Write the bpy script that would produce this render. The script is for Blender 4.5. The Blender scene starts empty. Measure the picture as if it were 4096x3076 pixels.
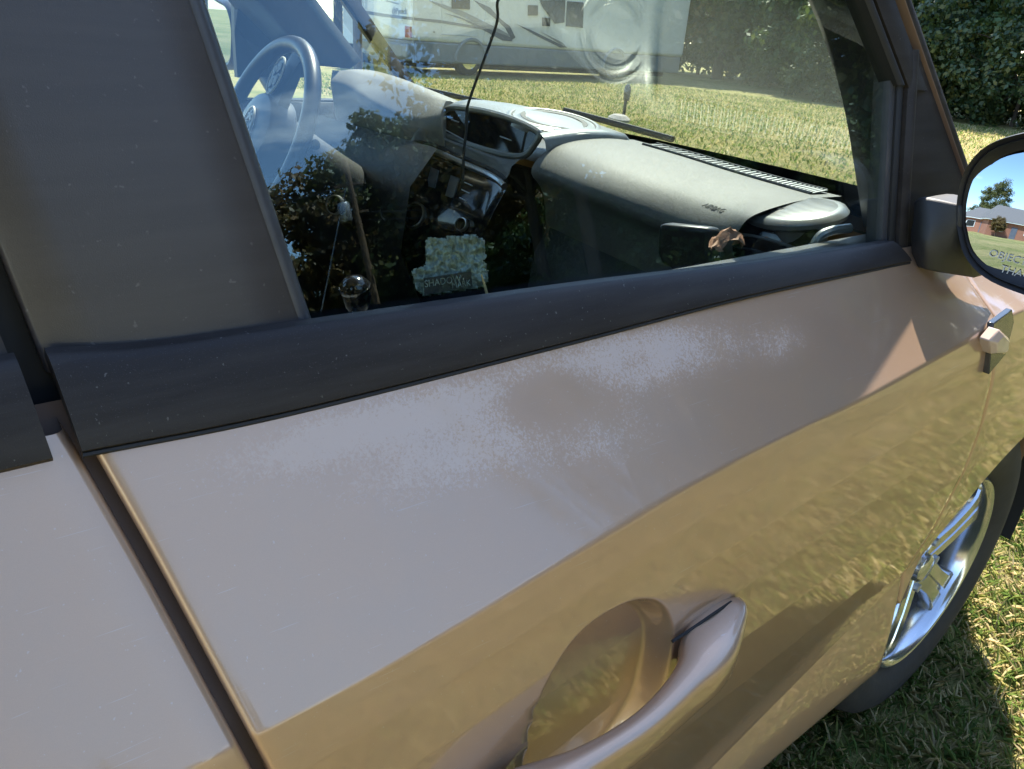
import bpy, bmesh, math, random
import numpy as np
from mathutils import Vector, Matrix, noise as mnoise

# ------------------------------------------------------------------ camera
CAM = np.array([.3125, -.048, 1.218])
YAW, PIT, ROL, FPX = math.radians(50.0), math.radians(24.86), math.radians(4.47), 3045.0
IW, IH = 4096.0, 3076.0
_f = np.array([-math.sin(YAW)*math.cos(PIT), math.cos(YAW)*math.cos(PIT), -math.sin(PIT)])
_r = np.array([math.cos(YAW), math.sin(YAW), 0.0])
_u = np.cross(_r, _f)
_r, _u = _r*math.cos(ROL)+_u*math.sin(ROL), -_r*math.sin(ROL)+_u*math.cos(ROL)
scn = bpy.context.scene
COL = scn.collection
cd = bpy.data.cameras.new('camera')
cam = bpy.data.objects.new('camera', cd)
COL.objects.link(cam)
cam.matrix_world = Matrix(((_r[0], _u[0], -_f[0], CAM[0]), (_r[1], _u[1], -_f[1], CAM[1]),
                           (_r[2], _u[2], -_f[2], CAM[2]), (0, 0, 0, 1)))
cd.sensor_fit = 'HORIZONTAL'
cd.sensor_width = 36.0
cd.lens = FPX/IW*36.0
cd.clip_start = .01
cd.clip_end = 2000
scn.camera = cam
scn.render.resolution_x, scn.render.resolution_y = 1024, 769

# ------------------------------------------------------------------ sky, sun, exposure
SUN_AZ, SUN_EL = math.radians(38), math.radians(55)      # azimuth left of the car's nose (+Y)
sdir = Vector((-math.sin(SUN_AZ)*math.cos(SUN_EL), math.cos(SUN_AZ)*math.cos(SUN_EL), math.sin(SUN_EL)))
w = bpy.data.worlds.new('World')
scn.world = w
w.use_nodes = True
wt = w.node_tree
wt.nodes.clear()
wo = wt.nodes.new('ShaderNodeOutputWorld')
wb = wt.nodes.new('ShaderNodeBackground')
wb.inputs['Strength'].default_value = .14
sk = wt.nodes.new('ShaderNodeTexSky')
sk.sky_type = 'NISHITA'
sk.sun_disc = False
sk.sun_elevation = SUN_EL
sk.sun_rotation = -SUN_AZ
sk.altitude = 200
sk.air_density = 1.0
sk.dust_density = .2
sk.ozone_density = 1.5
# thin fair-weather clouds all over the dome
wc = wt.nodes.new('ShaderNodeTexCoord')
wm = wt.nodes.new('ShaderNodeMapping')
wm.inputs['Scale'].default_value = (1.6, 1.6, 5.5)
wm.inputs['Location'].default_value = (.35, .1, .2)
wn = wt.nodes.new('ShaderNodeTexNoise')
wn.inputs['Scale'].default_value = 2.1
wn.inputs['Detail'].default_value = 7
wn.inputs['Roughness'].default_value = .58
wr = wt.nodes.new('ShaderNodeValToRGB')
wr.color_ramp.elements[0].position = .64
wr.color_ramp.elements[0].color = (0, 0, 0, 1)
wr.color_ramp.elements[1].position = .88
wr.color_ramp.elements[1].color = (.75, .75, .75, 1)
wx = wt.nodes.new('ShaderNodeMixRGB')
wx.inputs['Color2'].default_value = (13, 12.2, 11.6, 1)
wt.links.new(wc.outputs['Generated'], wm.inputs['Vector'])
wt.links.new(wm.outputs['Vector'], wn.inputs['Vector'])
wt.links.new(wn.outputs['Fac'], wr.inputs['Fac'])
wt.links.new(wr.outputs['Color'], wx.inputs['Fac'])
hs = wt.nodes.new('ShaderNodeHueSaturation')
hs.inputs['Saturation'].default_value = 1.0
wt.links.new(sk.outputs['Color'], hs.inputs['Color'])
wt.links.new(hs.outputs['Color'], wx.inputs['Color1'])
wt.links.new(wx.outputs['Color'], wb.inputs['Color'])
wt.links.new(wb.outputs['Background'], wo.inputs['Surface'])
sl = bpy.data.lights.new('sun', 'SUN')
sl.energy = 4.3
sl.angle = math.radians(.53)
sl.color = (1, .93, .82)
sun = bpy.data.objects.new('sun', sl)
COL.objects.link(sun)
sun.rotation_euler = sdir.to_track_quat('Z', 'Y').to_euler()
scn.view_settings.view_transform = 'Standard'
scn.view_settings.look = 'None'
scn.view_settings.gamma = 1
scn.view_settings.use_curve_mapping = False
scn.view_settings.exposure = 1.85
scn.render.engine = 'CYCLES'
scn.cycles.max_bounces = 7
scn.cycles.transparent_max_bounces = 14
scn.cycles.glossy_bounces = 4
scn.cycles.diffuse_bounces = 2
scn.cycles.sample_clamp_indirect = 8
scn.cycles.caustics_reflective = False
scn.cycles.caustics_refractive = False

# ------------------------------------------------------------------ geometry helpers
rnd = random.Random(7)
def A(*v): return np.array(v, float)
def ray(px, py): return _f + _r*(px-IW/2)/FPX - _u*(py-IH/2)/FPX
def on(px, py, n, c):
    n = np.asarray(n, float); d = ray(px, py)
    return CAM + (c-n@CAM)/(n@d)*d
def X(px, py, x): return on(px, py, (1, 0, 0), x)
def Y(px, py, y): return on(px, py, (0, 1, 0), y)
def Z(px, py, z): return on(px, py, (0, 0, 1), z)
def unit(v):
    v = np.asarray(v, float); return v/np.linalg.norm(v)
def spline(pts, n):
    """Catmull-Rom through pts, n samples"""
    p = np.asarray(pts, float)
    if len(p) == 2: return np.array([p[0]+(p[1]-p[0])*t for t in np.linspace(0, 1, n)])
    q = np.vstack([2*p[0]-p[1], p, 2*p[-1]-p[-2]])
    out = []
    for t in np.linspace(0, len(p)-1, n):
        i = min(int(t), len(p)-2); s = t-i
        a, b, c, d = q[i], q[i+1], q[i+2], q[i+3]
        out.append(.5*((2*b)+(c-a)*s+(2*a-5*b+4*c-d)*s*s+(3*b-a-3*c+d)*s**3))
    return np.array(out)
class MB:
    """collects geometry for ONE mesh"""
    def __init__(s): s.v = []; s.f = []
    def add(s, vs, fs):
        o = len(s.v); s.v += [tuple(map(float, p)) for p in vs]; s.f += [tuple(i+o for i in f) for f in fs]; return s
    def grid(s, rows, cu=False, cv=False, flip=False):
        R, C_ = len(rows), len(rows[0]); fs = []
        for i in range(R if cv else R-1):
            for j in range(C_ if cu else C_-1):
                a, b = i*C_+j, i*C_+(j+1) % C_
                c, d = ((i+1) % R)*C_+(j+1) % C_, ((i+1) % R)*C_+j
                fs.append((a, d, c, b) if flip else (a, b, c, d))
        return s.add([p for r in rows for p in r], fs)
    def tube(s, pts, rad, n=10, cap=True):
        pts = np.asarray(pts, float); m = len(pts)
        rad = np.broadcast_to(np.asarray(rad, float), (m,))
        t = np.gradient(pts, axis=0); t /= np.linalg.norm(t, axis=1)[:, None]+1e-12
        up = A(0, 0, 1) if abs(t[0][2]) < .9 else A(1, 0, 0)
        rows = []; nrm = np.cross(t[0], up); nrm /= np.linalg.norm(nrm)
        for i in range(m):
            nrm = nrm-t[i]*(nrm@t[i]); nrm /= np.linalg.norm(nrm); b = np.cross(t[i], nrm)
            rows.append([pts[i]+rad[i]*(math.cos(a)*nrm+math.sin(a)*b) for a in np.linspace(0, 2*math.pi, n, endpoint=False)])
        o = len(s.v); s.grid(rows, cu=True)
        if cap: s.f += [tuple(o+i for i in range(n))[::-1], tuple(o+(m-1)*n+i for i in range(n))]
        return s
    def lathe(s, prof, c, ax, n=40, closed=False):
        """prof: list of (radius, height along ax)"""
        ax = unit(ax); e = A(0, 0, 1) if abs(ax[2]) < .9 else A(1, 0, 0)
        e1 = unit(np.cross(ax, e)); e2 = np.cross(ax, e1)
        rows = [[A(*c)+ax*h+r_*(math.cos(a)*e1+math.sin(a)*e2) for a in np.linspace(0, 2*math.pi, n, endpoint=False)] for r_, h in prof]
        o = len(s.v); s.grid(rows, cu=True, cv=closed)
        if not closed: s.f += [tuple(o+i for i in range(n)), tuple(o+(len(prof)-1)*n+i for i in range(n))[::-1]]
        return s
    def slab(s, outline, off):
        """polygon extruded by vector off"""
        n = len(outline); off = np.asarray(off, float)
        o = [np.asarray(p, float) for p in outline]
        return s.add(o+[p+off for p in o], [tuple(range(n)), tuple(range(2*n-1, n-1, -1))]+[(i, (i+1) % n, n+(i+1) % n, n+i)[::-1] for i in range(n)])
    def box(s, c, sz, ax=None):
        c = A(*c); h = A(*sz)/2
        e = np.eye(3) if ax is None else np.array([unit(a) for a in ax])
        vs = [c+e[0]*h[0]*i+e[1]*h[1]*j+e[2]*h[2]*k for i in (-1, 1) for j in (-1, 1) for k in (-1, 1)]
        return s.add(vs, [(0, 1, 3, 2), (4, 6, 7, 5), (0, 4, 5, 1), (2, 3, 7, 6), (0, 2, 6, 4), (1, 5, 7, 3)])
    def thick(s, rows, off):
        """grid shell thickened by off (vector or function of i,j)"""
        R, C_ = len(rows), len(rows[0])
        g = lambda i, j: np.asarray(off(i, j) if callable(off) else off, float)
        r2 = [[np.asarray(rows[i][j])+g(i, j) for j in range(C_)] for i in range(R)]
        s.grid(rows); s.grid(r2, flip=True)
        for e1, e2 in ((rows[0], r2[0]), (r2[-1], rows[-1])): s.grid([e1, e2], flip=True)
        s.grid([[r[0] for r in rows], [r[0] for r in r2]]); s.grid([[r[-1] for r in r2], [r[-1] for r in rows]])
        return s
    def mesh(s, name, smooth=True, ang=40):
        m = bpy.data.meshes.new(name); m.from_pydata(s.v, [], s.f)
        bm = bmesh.new(); bm.from_mesh(m)
        bmesh.ops.remove_doubles(bm, verts=bm.verts, dist=1e-6)
        if len(bm.faces) < 40000: bmesh.ops.recalc_face_normals(bm, faces=bm.faces)
        bm.to_mesh(m); bm.free()
        if smooth:
            m.polygons.foreach_set('use_smooth', [True]*len(m.polygons))
            m.set_sharp_from_angle(angle=math.radians(ang))
        return m
def empty(name, loc=(0, 0, 0), parent=None):
    o = bpy.data.objects.new(name, None); COL.objects.link(o); o.location = loc; o.parent = parent
    o.empty_display_size = .2
    return o
def link(name, mesh, mat, parent=None, loc=None):
    o = bpy.data.objects.new(name, mesh); COL.objects.link(o); o.parent = parent
    if mat and not mesh.materials: mesh.materials.append(mat)
    if loc is not None: o.location = loc
    return o
def obj(name, mb, mat, parent=None, smooth=True, ang=40, bevel=0, seg=2):
    o = link(name, mb.mesh(name, smooth, ang), mat, parent)
    if bevel:
        b = o.modifiers.new('bevel', 'BEVEL'); b.width = bevel; b.segments = seg; b.limit_method = 'ANGLE'; b.angle_limit = math.radians(35)
    return o
def tag(o, label, cat, group=None, kind=None):
    if label: o['label'] = label
    if cat: o['category'] = cat
    if group: o['group'] = group
    if kind: o['kind'] = kind
    return o
def text(name, s, mat, parent, org, ex, ey, size, depth=.0006, shear=0):
    cu = bpy.data.curves.new(name, 'FONT'); cu.body = s; cu.size = size; cu.extrude = depth; cu.shear = shear
    cu.align_x = 'CENTER'; cu.align_y = 'CENTER'; cu.resolution_u = 3
    t = bpy.data.objects.new(name, cu); COL.objects.link(t)
    bpy.context.view_layer.update()
    me = bpy.data.meshes.new_from_object(t.evaluated_get(bpy.context.evaluated_depsgraph_get()))
    bpy.data.objects.remove(t); bpy.data.curves.remove(cu)
    ex = unit(ex); ez = unit(np.cross(ex, ey)); ey = np.cross(ez, ex)
    M = Matrix(((ex[0], ey[0], ez[0], org[0]), (ex[1], ey[1], ez[1], org[1]), (ex[2], ey[2], ez[2], org[2]), (0, 0, 0, 1)))
    me.transform(M); me.name = name
    return link(name, me, mat, parent)

# ------------------------------------------------------------------ materials
def nt(name):
    m = bpy.data.materials.new(name); m.use_nodes = True
    t = m.node_tree; t.nodes.clear()
    return m, t, t.nodes.new('ShaderNodeOutputMaterial')
def N(t, typ, **kw):
    n = t.nodes.new(typ)
    for k, v in kw.items():
        if k in n.inputs: n.inputs[k].default_value = v
        else: setattr(n, k, v)
    return n
def ramp(t, fac, stops):
    r = t.nodes.new('ShaderNodeValToRGB'); e = r.color_ramp.elements
    while len(e) < len(stops): e.new(.5)
    for i, (p, c) in enumerate(stops):
        e[i].position = p; e[i].color = (c if len(c) == 4 else (*c, 1)) if hasattr(c, '__len__') else (c, c, c, 1)
    t.links.new(fac, r.inputs['Fac']); return r.outputs['Color']
def noise(t, vec, scale, detail=4, rough=.55, out='Fac', dist=0):
    n = N(t, 'ShaderNodeTexNoise'); n.inputs['Scale'].default_value = scale; n.inputs['Detail'].default_value = detail
    n.inputs['Roughness'].default_value = rough; n.inputs['Distortion'].default_value = dist
    if vec is not None: t.links.new(vec, n.inputs['Vector'])
    return n.outputs[out]
def math_(t, op, a, b=None, clamp=False):
    n = N(t, 'ShaderNodeMath', operation=op, use_clamp=clamp)
    for i, v in enumerate((a, b)):
        if v is None: continue
        if isinstance(v, (int, float)): n.inputs[i].default_value = v
        else: t.links.new(v, n.inputs[i])
    return n.outputs[0]
def mix(t, fac, a, b):
    n = N(t, 'ShaderNodeMixRGB')
    for s, v in (('Fac', fac), ('Color1', a), ('Color2', b)):
        if isinstance(v, (int, float)): n.inputs[s].default_value = v
        elif isinstance(v, tuple): n.inputs[s].default_value = (*v, 1) if len(v) == 3 else v
        else: t.links.new(v, n.inputs[s])
    return n.outputs[0]
def objco(t):
    return N(t, 'ShaderNodeTexCoord').outputs['Object']
def bump(t, h, strength, dist=.002):
    b = N(t, 'ShaderNodeBump'); b.inputs['Strength'].default_value = strength; b.inputs['Distance'].default_value = dist
    t.links.new(h, b.inputs['Height']); return b.outputs['Normal']
def pbsdf(t, out, **kw):
    p = N(t, 'ShaderNodeBsdfPrincipled')
    for k, v in kw.items():
        k = k.replace('_', ' ')
        if isinstance(v, (int, float)): p.inputs[k].default_value = v
        elif isinstance(v, tuple): p.inputs[k].default_value = (*v, 1) if len(v) == 3 else v
        else: t.links.new(v, p.inputs[k])
    if out: t.links.new(p.outputs[0], out.inputs['Surface'])
    return p
def simple(name, col, rough=.5, metal=0, var=.0, scale=30, bs=0, bscale=400, bd=.001, coat=0, spec=.5):
    m, t, o = nt(name); oc = objco(t); c = col
    if var:
        f = noise(t, oc, scale, 5)
        c = mix(t, f, tuple(x*(1-var) for x in col), tuple(min(1, x*(1+var)) for x in col))
    kw = dict(Base_Color=c, Roughness=rough, Metallic=metal, Coat_Weight=coat, Specular_IOR_Level=spec)
    if bs: kw['Normal'] = bump(t, noise(t, oc, bscale, 2), bs, bd)
    pbsdf(t, o, **kw); return m
def glass_mat(name, tint, r0, dust=0, gc=(1, 1, 1)):
    m, t, o = nt(name)
    g = N(t, 'ShaderNodeNewGeometry')
    d = N(t, 'ShaderNodeVectorMath', operation='DOT_PRODUCT')
    t.links.new(g.outputs['Normal'], d.inputs[0]); t.links.new(g.outputs['Incoming'], d.inputs[1])
    c = math_(t, 'ABSOLUTE', d.outputs['Value'])
    s = math_(t, 'POWER', math_(t, 'SUBTRACT', 1.0, c, True), 5.0)
    f = math_(t, 'ADD', math_(t, 'MULTIPLY', s, 1-r0), r0)
    tr = N(t, 'ShaderNodeBsdfTransparent'); tr.inputs['Color'].default_value = (*tint, 1)
    gl = N(t, 'ShaderNodeBsdfGlossy'); gl.inputs['Roughness'].default_value = 0; gl.inputs['Color'].default_value = (*gc, 1)
    mx = N(t, 'ShaderNodeMixShader')
    t.links.new(f, mx.inputs[0]); t.links.new(tr.outputs[0], mx.inputs[1]); t.links.new(gl.outputs[0], mx.inputs[2])
    last = mx.outputs[0]
    if dust:
        df = N(t, 'ShaderNodeBsdfDiffuse'); df.inputs['Color'].default_value = (.75, .73, .68, 1)
        nz = noise(t, objco(t), 6, 6, .7)
        sp = noise(t, objco(t), 260, 2)
        spk = ramp(t, sp, [(.775, 0.0), (.80, 1.0)])
        fac = math_(t, 'ADD', math_(t, 'MULTIPLY', ramp(t, nz, [(.3, .25), (.75, 1.0)]), dust), math_(t, 'MULTIPLY', spk, dust*5), True)
        m2 = N(t, 'ShaderNodeMixShader'); t.links.new(fac, m2.inputs[0]); t.links.new(last, m2.inputs[1]); t.links.new(df.outputs[0], m2.inputs[2])
        last = m2.outputs[0]
    t.links.new(last, o.inputs['Surface'])
    return m
PAINT = (.475, .312, .206)
def paint_mat(name, wear=None, dust=True):
    m, t, o = nt(name); oc = objco(t)
    fl = noise(t, oc, 2600, 1, .5)
    dirt = noise(t, oc, 9, 4, .65)
    base = mix(t, math_(t, 'MULTIPLY', fl, .35), PAINT, tuple(c*1.45 for c in PAINT))
    base = mix(t, ramp(t, dirt, [(.45, 0.0), (.8, .22)]), base, (.36, .32, .28))
    # fine horizontal wash scratches and dust specks
    mp = N(t, 'ShaderNodeMapping'); mp.inputs['Scale'].default_value = (40, 6, 320); mp.inputs['Rotation'].default_value = (.25, 0, 0)
    t.links.new(oc, mp.inputs['Vector'])
    scr = ramp(t, noise(t, mp.outputs[0], 3, 3, .5), [(.70, 0.0), (.73, .5)])
    spk = ramp(t, noise(t, oc, 420, 1, .5), [(.74, 0.0), (.78, .45)])
    base = mix(t, math_(t, 'MULTIPLY', math_(t, 'MAXIMUM', scr, spk), .55), base, (.6, .57, .54))
    rough, coatr, coatw = .40, .035, 1.0
    metal = .55
    if wear:
        sx = N(t, 'ShaderNodeSeparateXYZ'); t.links.new(oc, sx.inputs[0])
        def blob(y, z, ry, rz, sharp=1.0):
            a = math_(t, 'DIVIDE', math_(t, 'SUBTRACT', sx.outputs[1], y), ry)
            b = math_(t, 'DIVIDE', math_(t, 'SUBTRACT', sx.outputs[2], z), rz)
            d2 = math_(t, 'ADD', math_(t, 'MULTIPLY', a, a), math_(t, 'MULTIPLY', b, b))
            return math_(t, 'POWER', 2.718, math_(t, 'MULTIPLY', d2, -1.0))
        tot = None
        for (y, z, ry, rz, k) in wear:
            g = math_(t, 'MULTIPLY', blob(y, z, ry, rz), k*.80)
            tot = g if tot is None else math_(t, 'ADD', tot, g)
        n1 = noise(t, oc, 48, 5, .74, dist=.5)
        n2 = noise(t, oc, 380, 3, .8, dist=.4)
        nn = math_(t, 'ADD', math_(t, 'MULTIPLY', n1, .50), math_(t, 'MULTIPLY', n2, 1.15))
        lvl = math_(t, 'ADD', tot, math_(t, 'SUBTRACT', nn, .825))
        lvl = math_(t, 'MULTIPLY', lvl, math_(t, 'GREATER_THAN', tot, .06))
        mask = ramp(t, lvl, [(.28, 0.0), (.52, .85)])
        haze = math_(t, 'MULTIPLY', ramp(t, math_(t, 'MULTIPLY', tot, .9), [(.05, 0.0), (.8, 1.0)]), .24)
        mk = math_(t, 'MAXIMUM', math_(t, 'MULTIPLY', mask, .8), haze)
        base = mix(t, mk, base, (.61, .505, .45))
        coatw = math_(t, 'SUBTRACT', 1.0, math_(t, 'MULTIPLY', mk, .8))
        metal = math_(t, 'MULTIPLY', math_(t, 'SUBTRACT', 1.0, mk), .55)
        rough = math_(t, 'ADD', .40, math_(t, 'MULTIPLY', mk, .3))
    op = noise(t, oc, 260, 2, .5)
    nrm = bump(t, op, .02, .001)
    pbsdf(t, o, Base_Color=base, Metallic=metal, Roughness=rough, Coat_Weight=coatw, Coat_Roughness=coatr, Coat_IOR=1.55, Coat_Normal=nrm)
    return m
def specked(name, col, rough, speck=(.45, .44, .45), amt=.5, sc=300, spec=.5, smear=.25):
    m, t, o = nt(name); oc = objco(t)
    s = ramp(t, noise(t, oc, sc, 2, .5), [(.70, 0.0), (.75, amt)])
    s2 = ramp(t, noise(t, oc, 1500, 1, .5), [(.66, 0.0), (.74, amt*.4)])
    mp = N(t, 'ShaderNodeMapping'); mp.inputs['Scale'].default_value = (8, 1.2, 14); t.links.new(oc, mp.inputs['Vector'])
    sm = ramp(t, noise(t, mp.outputs[0], 4, 6, .65), [(.4, 0.0), (.8, smear)])
    b = mix(t, math_(t, 'MAXIMUM', math_(t, 'MAXIMUM', s, s2), sm), col, speck)
    pbsdf(t, o, Base_Color=b, Roughness=math_(t, 'ADD', math_(t, 'MULTIPLY', sm, .5), rough), Specular_IOR_Level=spec,
          Normal=bump(t, noise(t, oc, 1400, 2), .12, .0006))
    return m
def dash_mat(name, col):
    m, t, o = nt(name); oc = objco(t)
    v = N(t, 'ShaderNodeTexVoronoi', feature='DISTANCE_TO_EDGE'); v.inputs['Scale'].default_value = 400; v.inputs['Randomness'].default_value = 1
    wv = noise(t, oc, 60, 2, out='Color')
    add = N(t, 'ShaderNodeMixRGB'); add.inputs['Fac'].default_value = .012
    t.links.new(oc, add.inputs['Color1']); t.links.new(wv, add.inputs['Color2'])
    t.links.new(add.outputs[0], v.inputs['Vector'])
    h = ramp(t, v.outputs['Distance'], [(0, 0.0), (.22, 1.0)])
    du = ramp(t, noise(t, oc, 7, 6, .6), [(.35, 0.0), (.8, .35)])
    c = mix(t, du, col, tuple(min(1, x*1.7+.05) for x in col))
    pbsdf(t, o, Base_Color=c, Roughness=.55, Specular_IOR_Level=.4, Normal=bump(t, h, .25, .0008))
    return m
def leaf_mat(name, cols, trans=.35):
    m, t, o = nt(name)
    g = N(t, 'ShaderNodeNewGeometry')
    n = noise(t, objco(t), .55, 4, .6)
    f = math_(t, 'ADD', math_(t, 'MULTIPLY', g.outputs['Random Per Island'], .6), math_(t, 'MULTIPLY', n, .5), True)
    k = len(cols)
    c = ramp(t, f, [(i/(k-1)*.8+.1, cols[i]) for i in range(k)])
    d = N(t, 'ShaderNodeBsdfPrincipled'); t.links.new(c, d.inputs['Base Color']); d.inputs['Roughness'].default_value = .5
    tr = N(t, 'ShaderNodeBsdfTranslucent')
    c2 = mix(t, .35, c, (.16, .16, .02)); t.links.new(c2, tr.inputs['Color'])
    mx = N(t, 'ShaderNodeMixShader'); mx.inputs[0].default_value = trans
    t.links.new(d.outputs[0], mx.inputs[1]); t.links.new(tr.outputs[0], mx.inputs[2]); t.links.new(mx.outputs[0], o.inputs['Surface'])
    return m
def bark_mat(name, a, b):
    m, t, o = nt(name); oc = objco(t)
    mp = N(t, 'ShaderNodeMapping'); mp.inputs['Scale'].default_value = (9, 9, 1.6); t.links.new(oc, mp.inputs['Vector'])
    n = noise(t, mp.outputs[0], 3, 6, .65)
    pbsdf(t, o, Base_Color=mix(t, n, a, b), Roughness=.9, Normal=bump(t, n, .8, .02)); return m
def ground_mat():
    m, t, o = nt('lawn'); oc = objco(t)
    big = noise(t, oc, .22, 5, .6); mid = noise(t, oc, 2.3, 6, .65); fine = noise(t, oc, 38, 5, .7); ff = noise(t, oc, 160, 3, .7)
    green = mix(t, fine, (.11, .15, .04), (.28, .29, .08))
    straw = mix(t, ff, (.38, .30, .12), (.62, .49, .24))
    f = math_(t, 'ADD', math_(t, 'MULTIPLY', mid, .6), math_(t, 'ADD', math_(t, 'MULTIPLY', big, .8), math_(t, 'MULTIPLY', fine, .35)))
    c = mix(t, ramp(t, f, [(.70, 0.0), (1.02, .9)]), green, straw)
    h = math_(t, 'ADD', math_(t, 'MULTIPLY', fine, .6), ff)
    pbsdf(t, o, Base_Color=c, Roughness=.85, Specular_IOR_Level=.15, Normal=bump(t, h, .9, .03))
    return m
def blade_mat():
    m, t, o = nt('grass_blade')
    g = N(t, 'ShaderNodeNewGeometry'); n = noise(t, objco(t), 1.8, 4, .6)
    f = math_(t, 'ADD', math_(t, 'MULTIPLY', g.outputs['Random Per Island'], .75), math_(t, 'MULTIPLY', math_(t, 'SUBTRACT', n, .5), 1.1), True)
    c = ramp(t, f, [(0, (.10, .17, .040)), (.26, (.19, .27, .065)), (.42, (.34, .35, .10)), (.54, (.54, .44, .20)), (.8, (.70, .59, .35)), (1, (.78, .69, .47))])
    d = N(t, 'ShaderNodeBsdfPrincipled'); t.links.new(c, d.inputs['Base Color']); d.inputs['Roughness'].default_value = .6; d.inputs['Specular IOR Level'].default_value = .25
    tr = N(t, 'ShaderNodeBsdfTranslucent'); t.links.new(c, tr.inputs['Color'])
    mx = N(t, 'ShaderNodeMixShader'); mx.inputs[0].default_value = .45
    t.links.new(d.outputs[0], mx.inputs[1]); t.links.new(tr.outputs[0], mx.inputs[2]); t.links.new(mx.outputs[0], o.inputs['Surface'])
    return m
M = dict(
    paint=paint_mat('beige_paint'),
    trim=specked('black_trim', (.019, .0155, .0145), .52, speck=(.26, .245, .235), amt=.32, sc=330, smear=.10, spec=.28),
    applique=specked('pillar_film', (.047, .040, .038), .34, speck=(.4, .37, .34), amt=.14, sc=190, smear=.04),
    rubber=simple('rubber', (.012, .012, .013), .6, var=.3),
    seal=simple('seal_strip', (.05, .05, .055), .38, var=.3, scale=60),
    gap=simple('door_jamb', (.17, .115, .088), .7, spec=.2),
    black=simple('gloss_black', (.012, .012, .014), .12, var=.3, coat=.5),
    satin=simple('satin_black', (.022, .022, .025), .38, var=.3, scale=40),
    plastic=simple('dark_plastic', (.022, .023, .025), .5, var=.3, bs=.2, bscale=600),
    cabin=simple('cabin_cloth', (.018, .018, .019), .9, var=.4, bs=.3, bscale=900),
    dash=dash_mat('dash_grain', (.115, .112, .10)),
    dashtop=dash_mat('dash_top_grain', (.17, .165, .15)),
    silver=simple('satin_silver', (.55, .56, .55), .28, 1, var=.15),
    silverp=simple('silver_paint', (.22, .225, .215), .36, .4, var=.15),
    chrome=simple('chrome', (.75, .76, .78), .07, 1),
    alloy=simple('alloy', (.58, .60, .64), .16, .9, var=.12, scale=14),
    tyre=simple('tyre_rubber', (.028, .026, .024), .75, var=.5, scale=24, bs=.3, bscale=120),
    side_glass=glass_mat('side_glass', (.925, .965, .95), .060, 0, (.60, .83, 1.0)),
    wind_glass=glass_mat('windshield_glass', (.945, .97, .94), .11, .022),
    mirror=simple('mirror_silver', (.36, .45, .53), .0, 1),
    screen=simple('screen_black', (.008, .008, .010), .06, spec=.6),
    rib=simple('vent_rib_plastic', (.5, .5, .47), .5),
    white_ink=simple('white_ink', (.75, .75, .72), .5),
    grey_ink=simple('grey_ink', (.55, .57, .58), .5),
    dark_ink=simple('dark_ink', (.01, .01, .01), .6),
    foil=simple('sticker_foil', (.18, .225, .20), .38, .3, var=.95, scale=230, bs=.9, bscale=220, bd=.003),
    leafbrown=simple('dry_leaf', (.28, .13, .07), .7, var=.6, scale=90, bs=.4),
    straw=simple('straw_stalk', (.5, .36, .17), .7, var=.3),
    amber=simple('marker_lens', (.55, .42, .36), .16, var=.2, coat=.6),
    plate=simple('chrome_black_plate', (.05, .055, .06), .14, .4),
    # RV
    gel=simple('rv_white', (.86, .87, .87), .3, var=.05, scale=3),
    rvgrey=simple('rv_grey', (.32, .34, .37), .4, var=.12, scale=3),
    rvblue=simple('rv_stripe', (.13, .15, .20), .35, var=.15, scale=4),
    rvmid=simple('rv_stripe_pale', (.32, .33, .36), .35, var=.15, scale=4),
    rvdark=simple('rv_glass', (.02, .022, .026), .12),
    red=simple('red_lens', (.35, .03, .02), .2),
    under=simple('underbody', (.02, .02, .02), .8),
    siding=simple('vinyl_siding', (.62, .64, .66), .5, var=.06, scale=6),
    wood=bark_mat('post_wood', (.07, .055, .045), (.16, .13, .10)),
    pole=bark_mat('pole_wood', (.10, .062, .035), (.24, .15, .085)),
    bark=bark_mat('bark', (.035, .027, .02), (.12, .095, .07)),
    leafA=leaf_mat('leaf_olive', [(0.037, 0.061, 0.017), (0.076, 0.105, 0.027), (0.145, 0.145, 0.037), (0.221, 0.162, 0.051)], .3),
    leafB=leaf_mat('leaf_russet', [(0.054, 0.05, 0.018), (0.117, 0.099, 0.032), (0.216, 0.135, 0.047), (0.288, 0.162, 0.054)], .3),
    leafC=leaf_mat('leaf_green', [(0.026, 0.058, 0.016), (0.046, 0.098, 0.026), (0.078, 0.13, 0.036), (0.156, 0.182, 0.039)], .3),
    leafD=leaf_mat('leaf_vine', [(.016, .036, .014), (.028, .062, .024), (.045, .082, .030), (.13, .13, .03)], .25),
    lawn=ground_mat(), blade=blade_mat(),
    brick=simple('brick_wall', (.34, .15, .10), .8, var=.3, scale=10),
    roof=simple('shingle', (.16, .145, .14), .85, var=.3, scale=12),
    stone=simple('pale_stone', (.42, .38, .34), .85, var=.3, scale=20, bs=.5, bscale=60),
    steelgrey=simple('galvanised', (.45, .46, .47), .4, .6, var=.15),
)

# ------------------------------------------------------------------ ground
g = MB(); R_ = [0, 3, 8, 20, 60, 200, 700]
rows = [[A(r_*math.cos(a), r_*math.sin(a), 0) for a in np.linspace(0, 2*math.pi, 48, endpoint=False)] for r_ in R_[1:]]
g.add([(0, 0, 0)], []); o_ = len(g.v); g.grid(rows, cu=True)
g.f += [(0, o_+i, o_+(i+1) % 48) for i in range(48)]
ground = obj('ground', g, M['lawn'], smooth=False); ground['kind'] = 'structure'; ground['label'] = 'patchy sunlit lawn of green and straw coloured grass'

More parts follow.
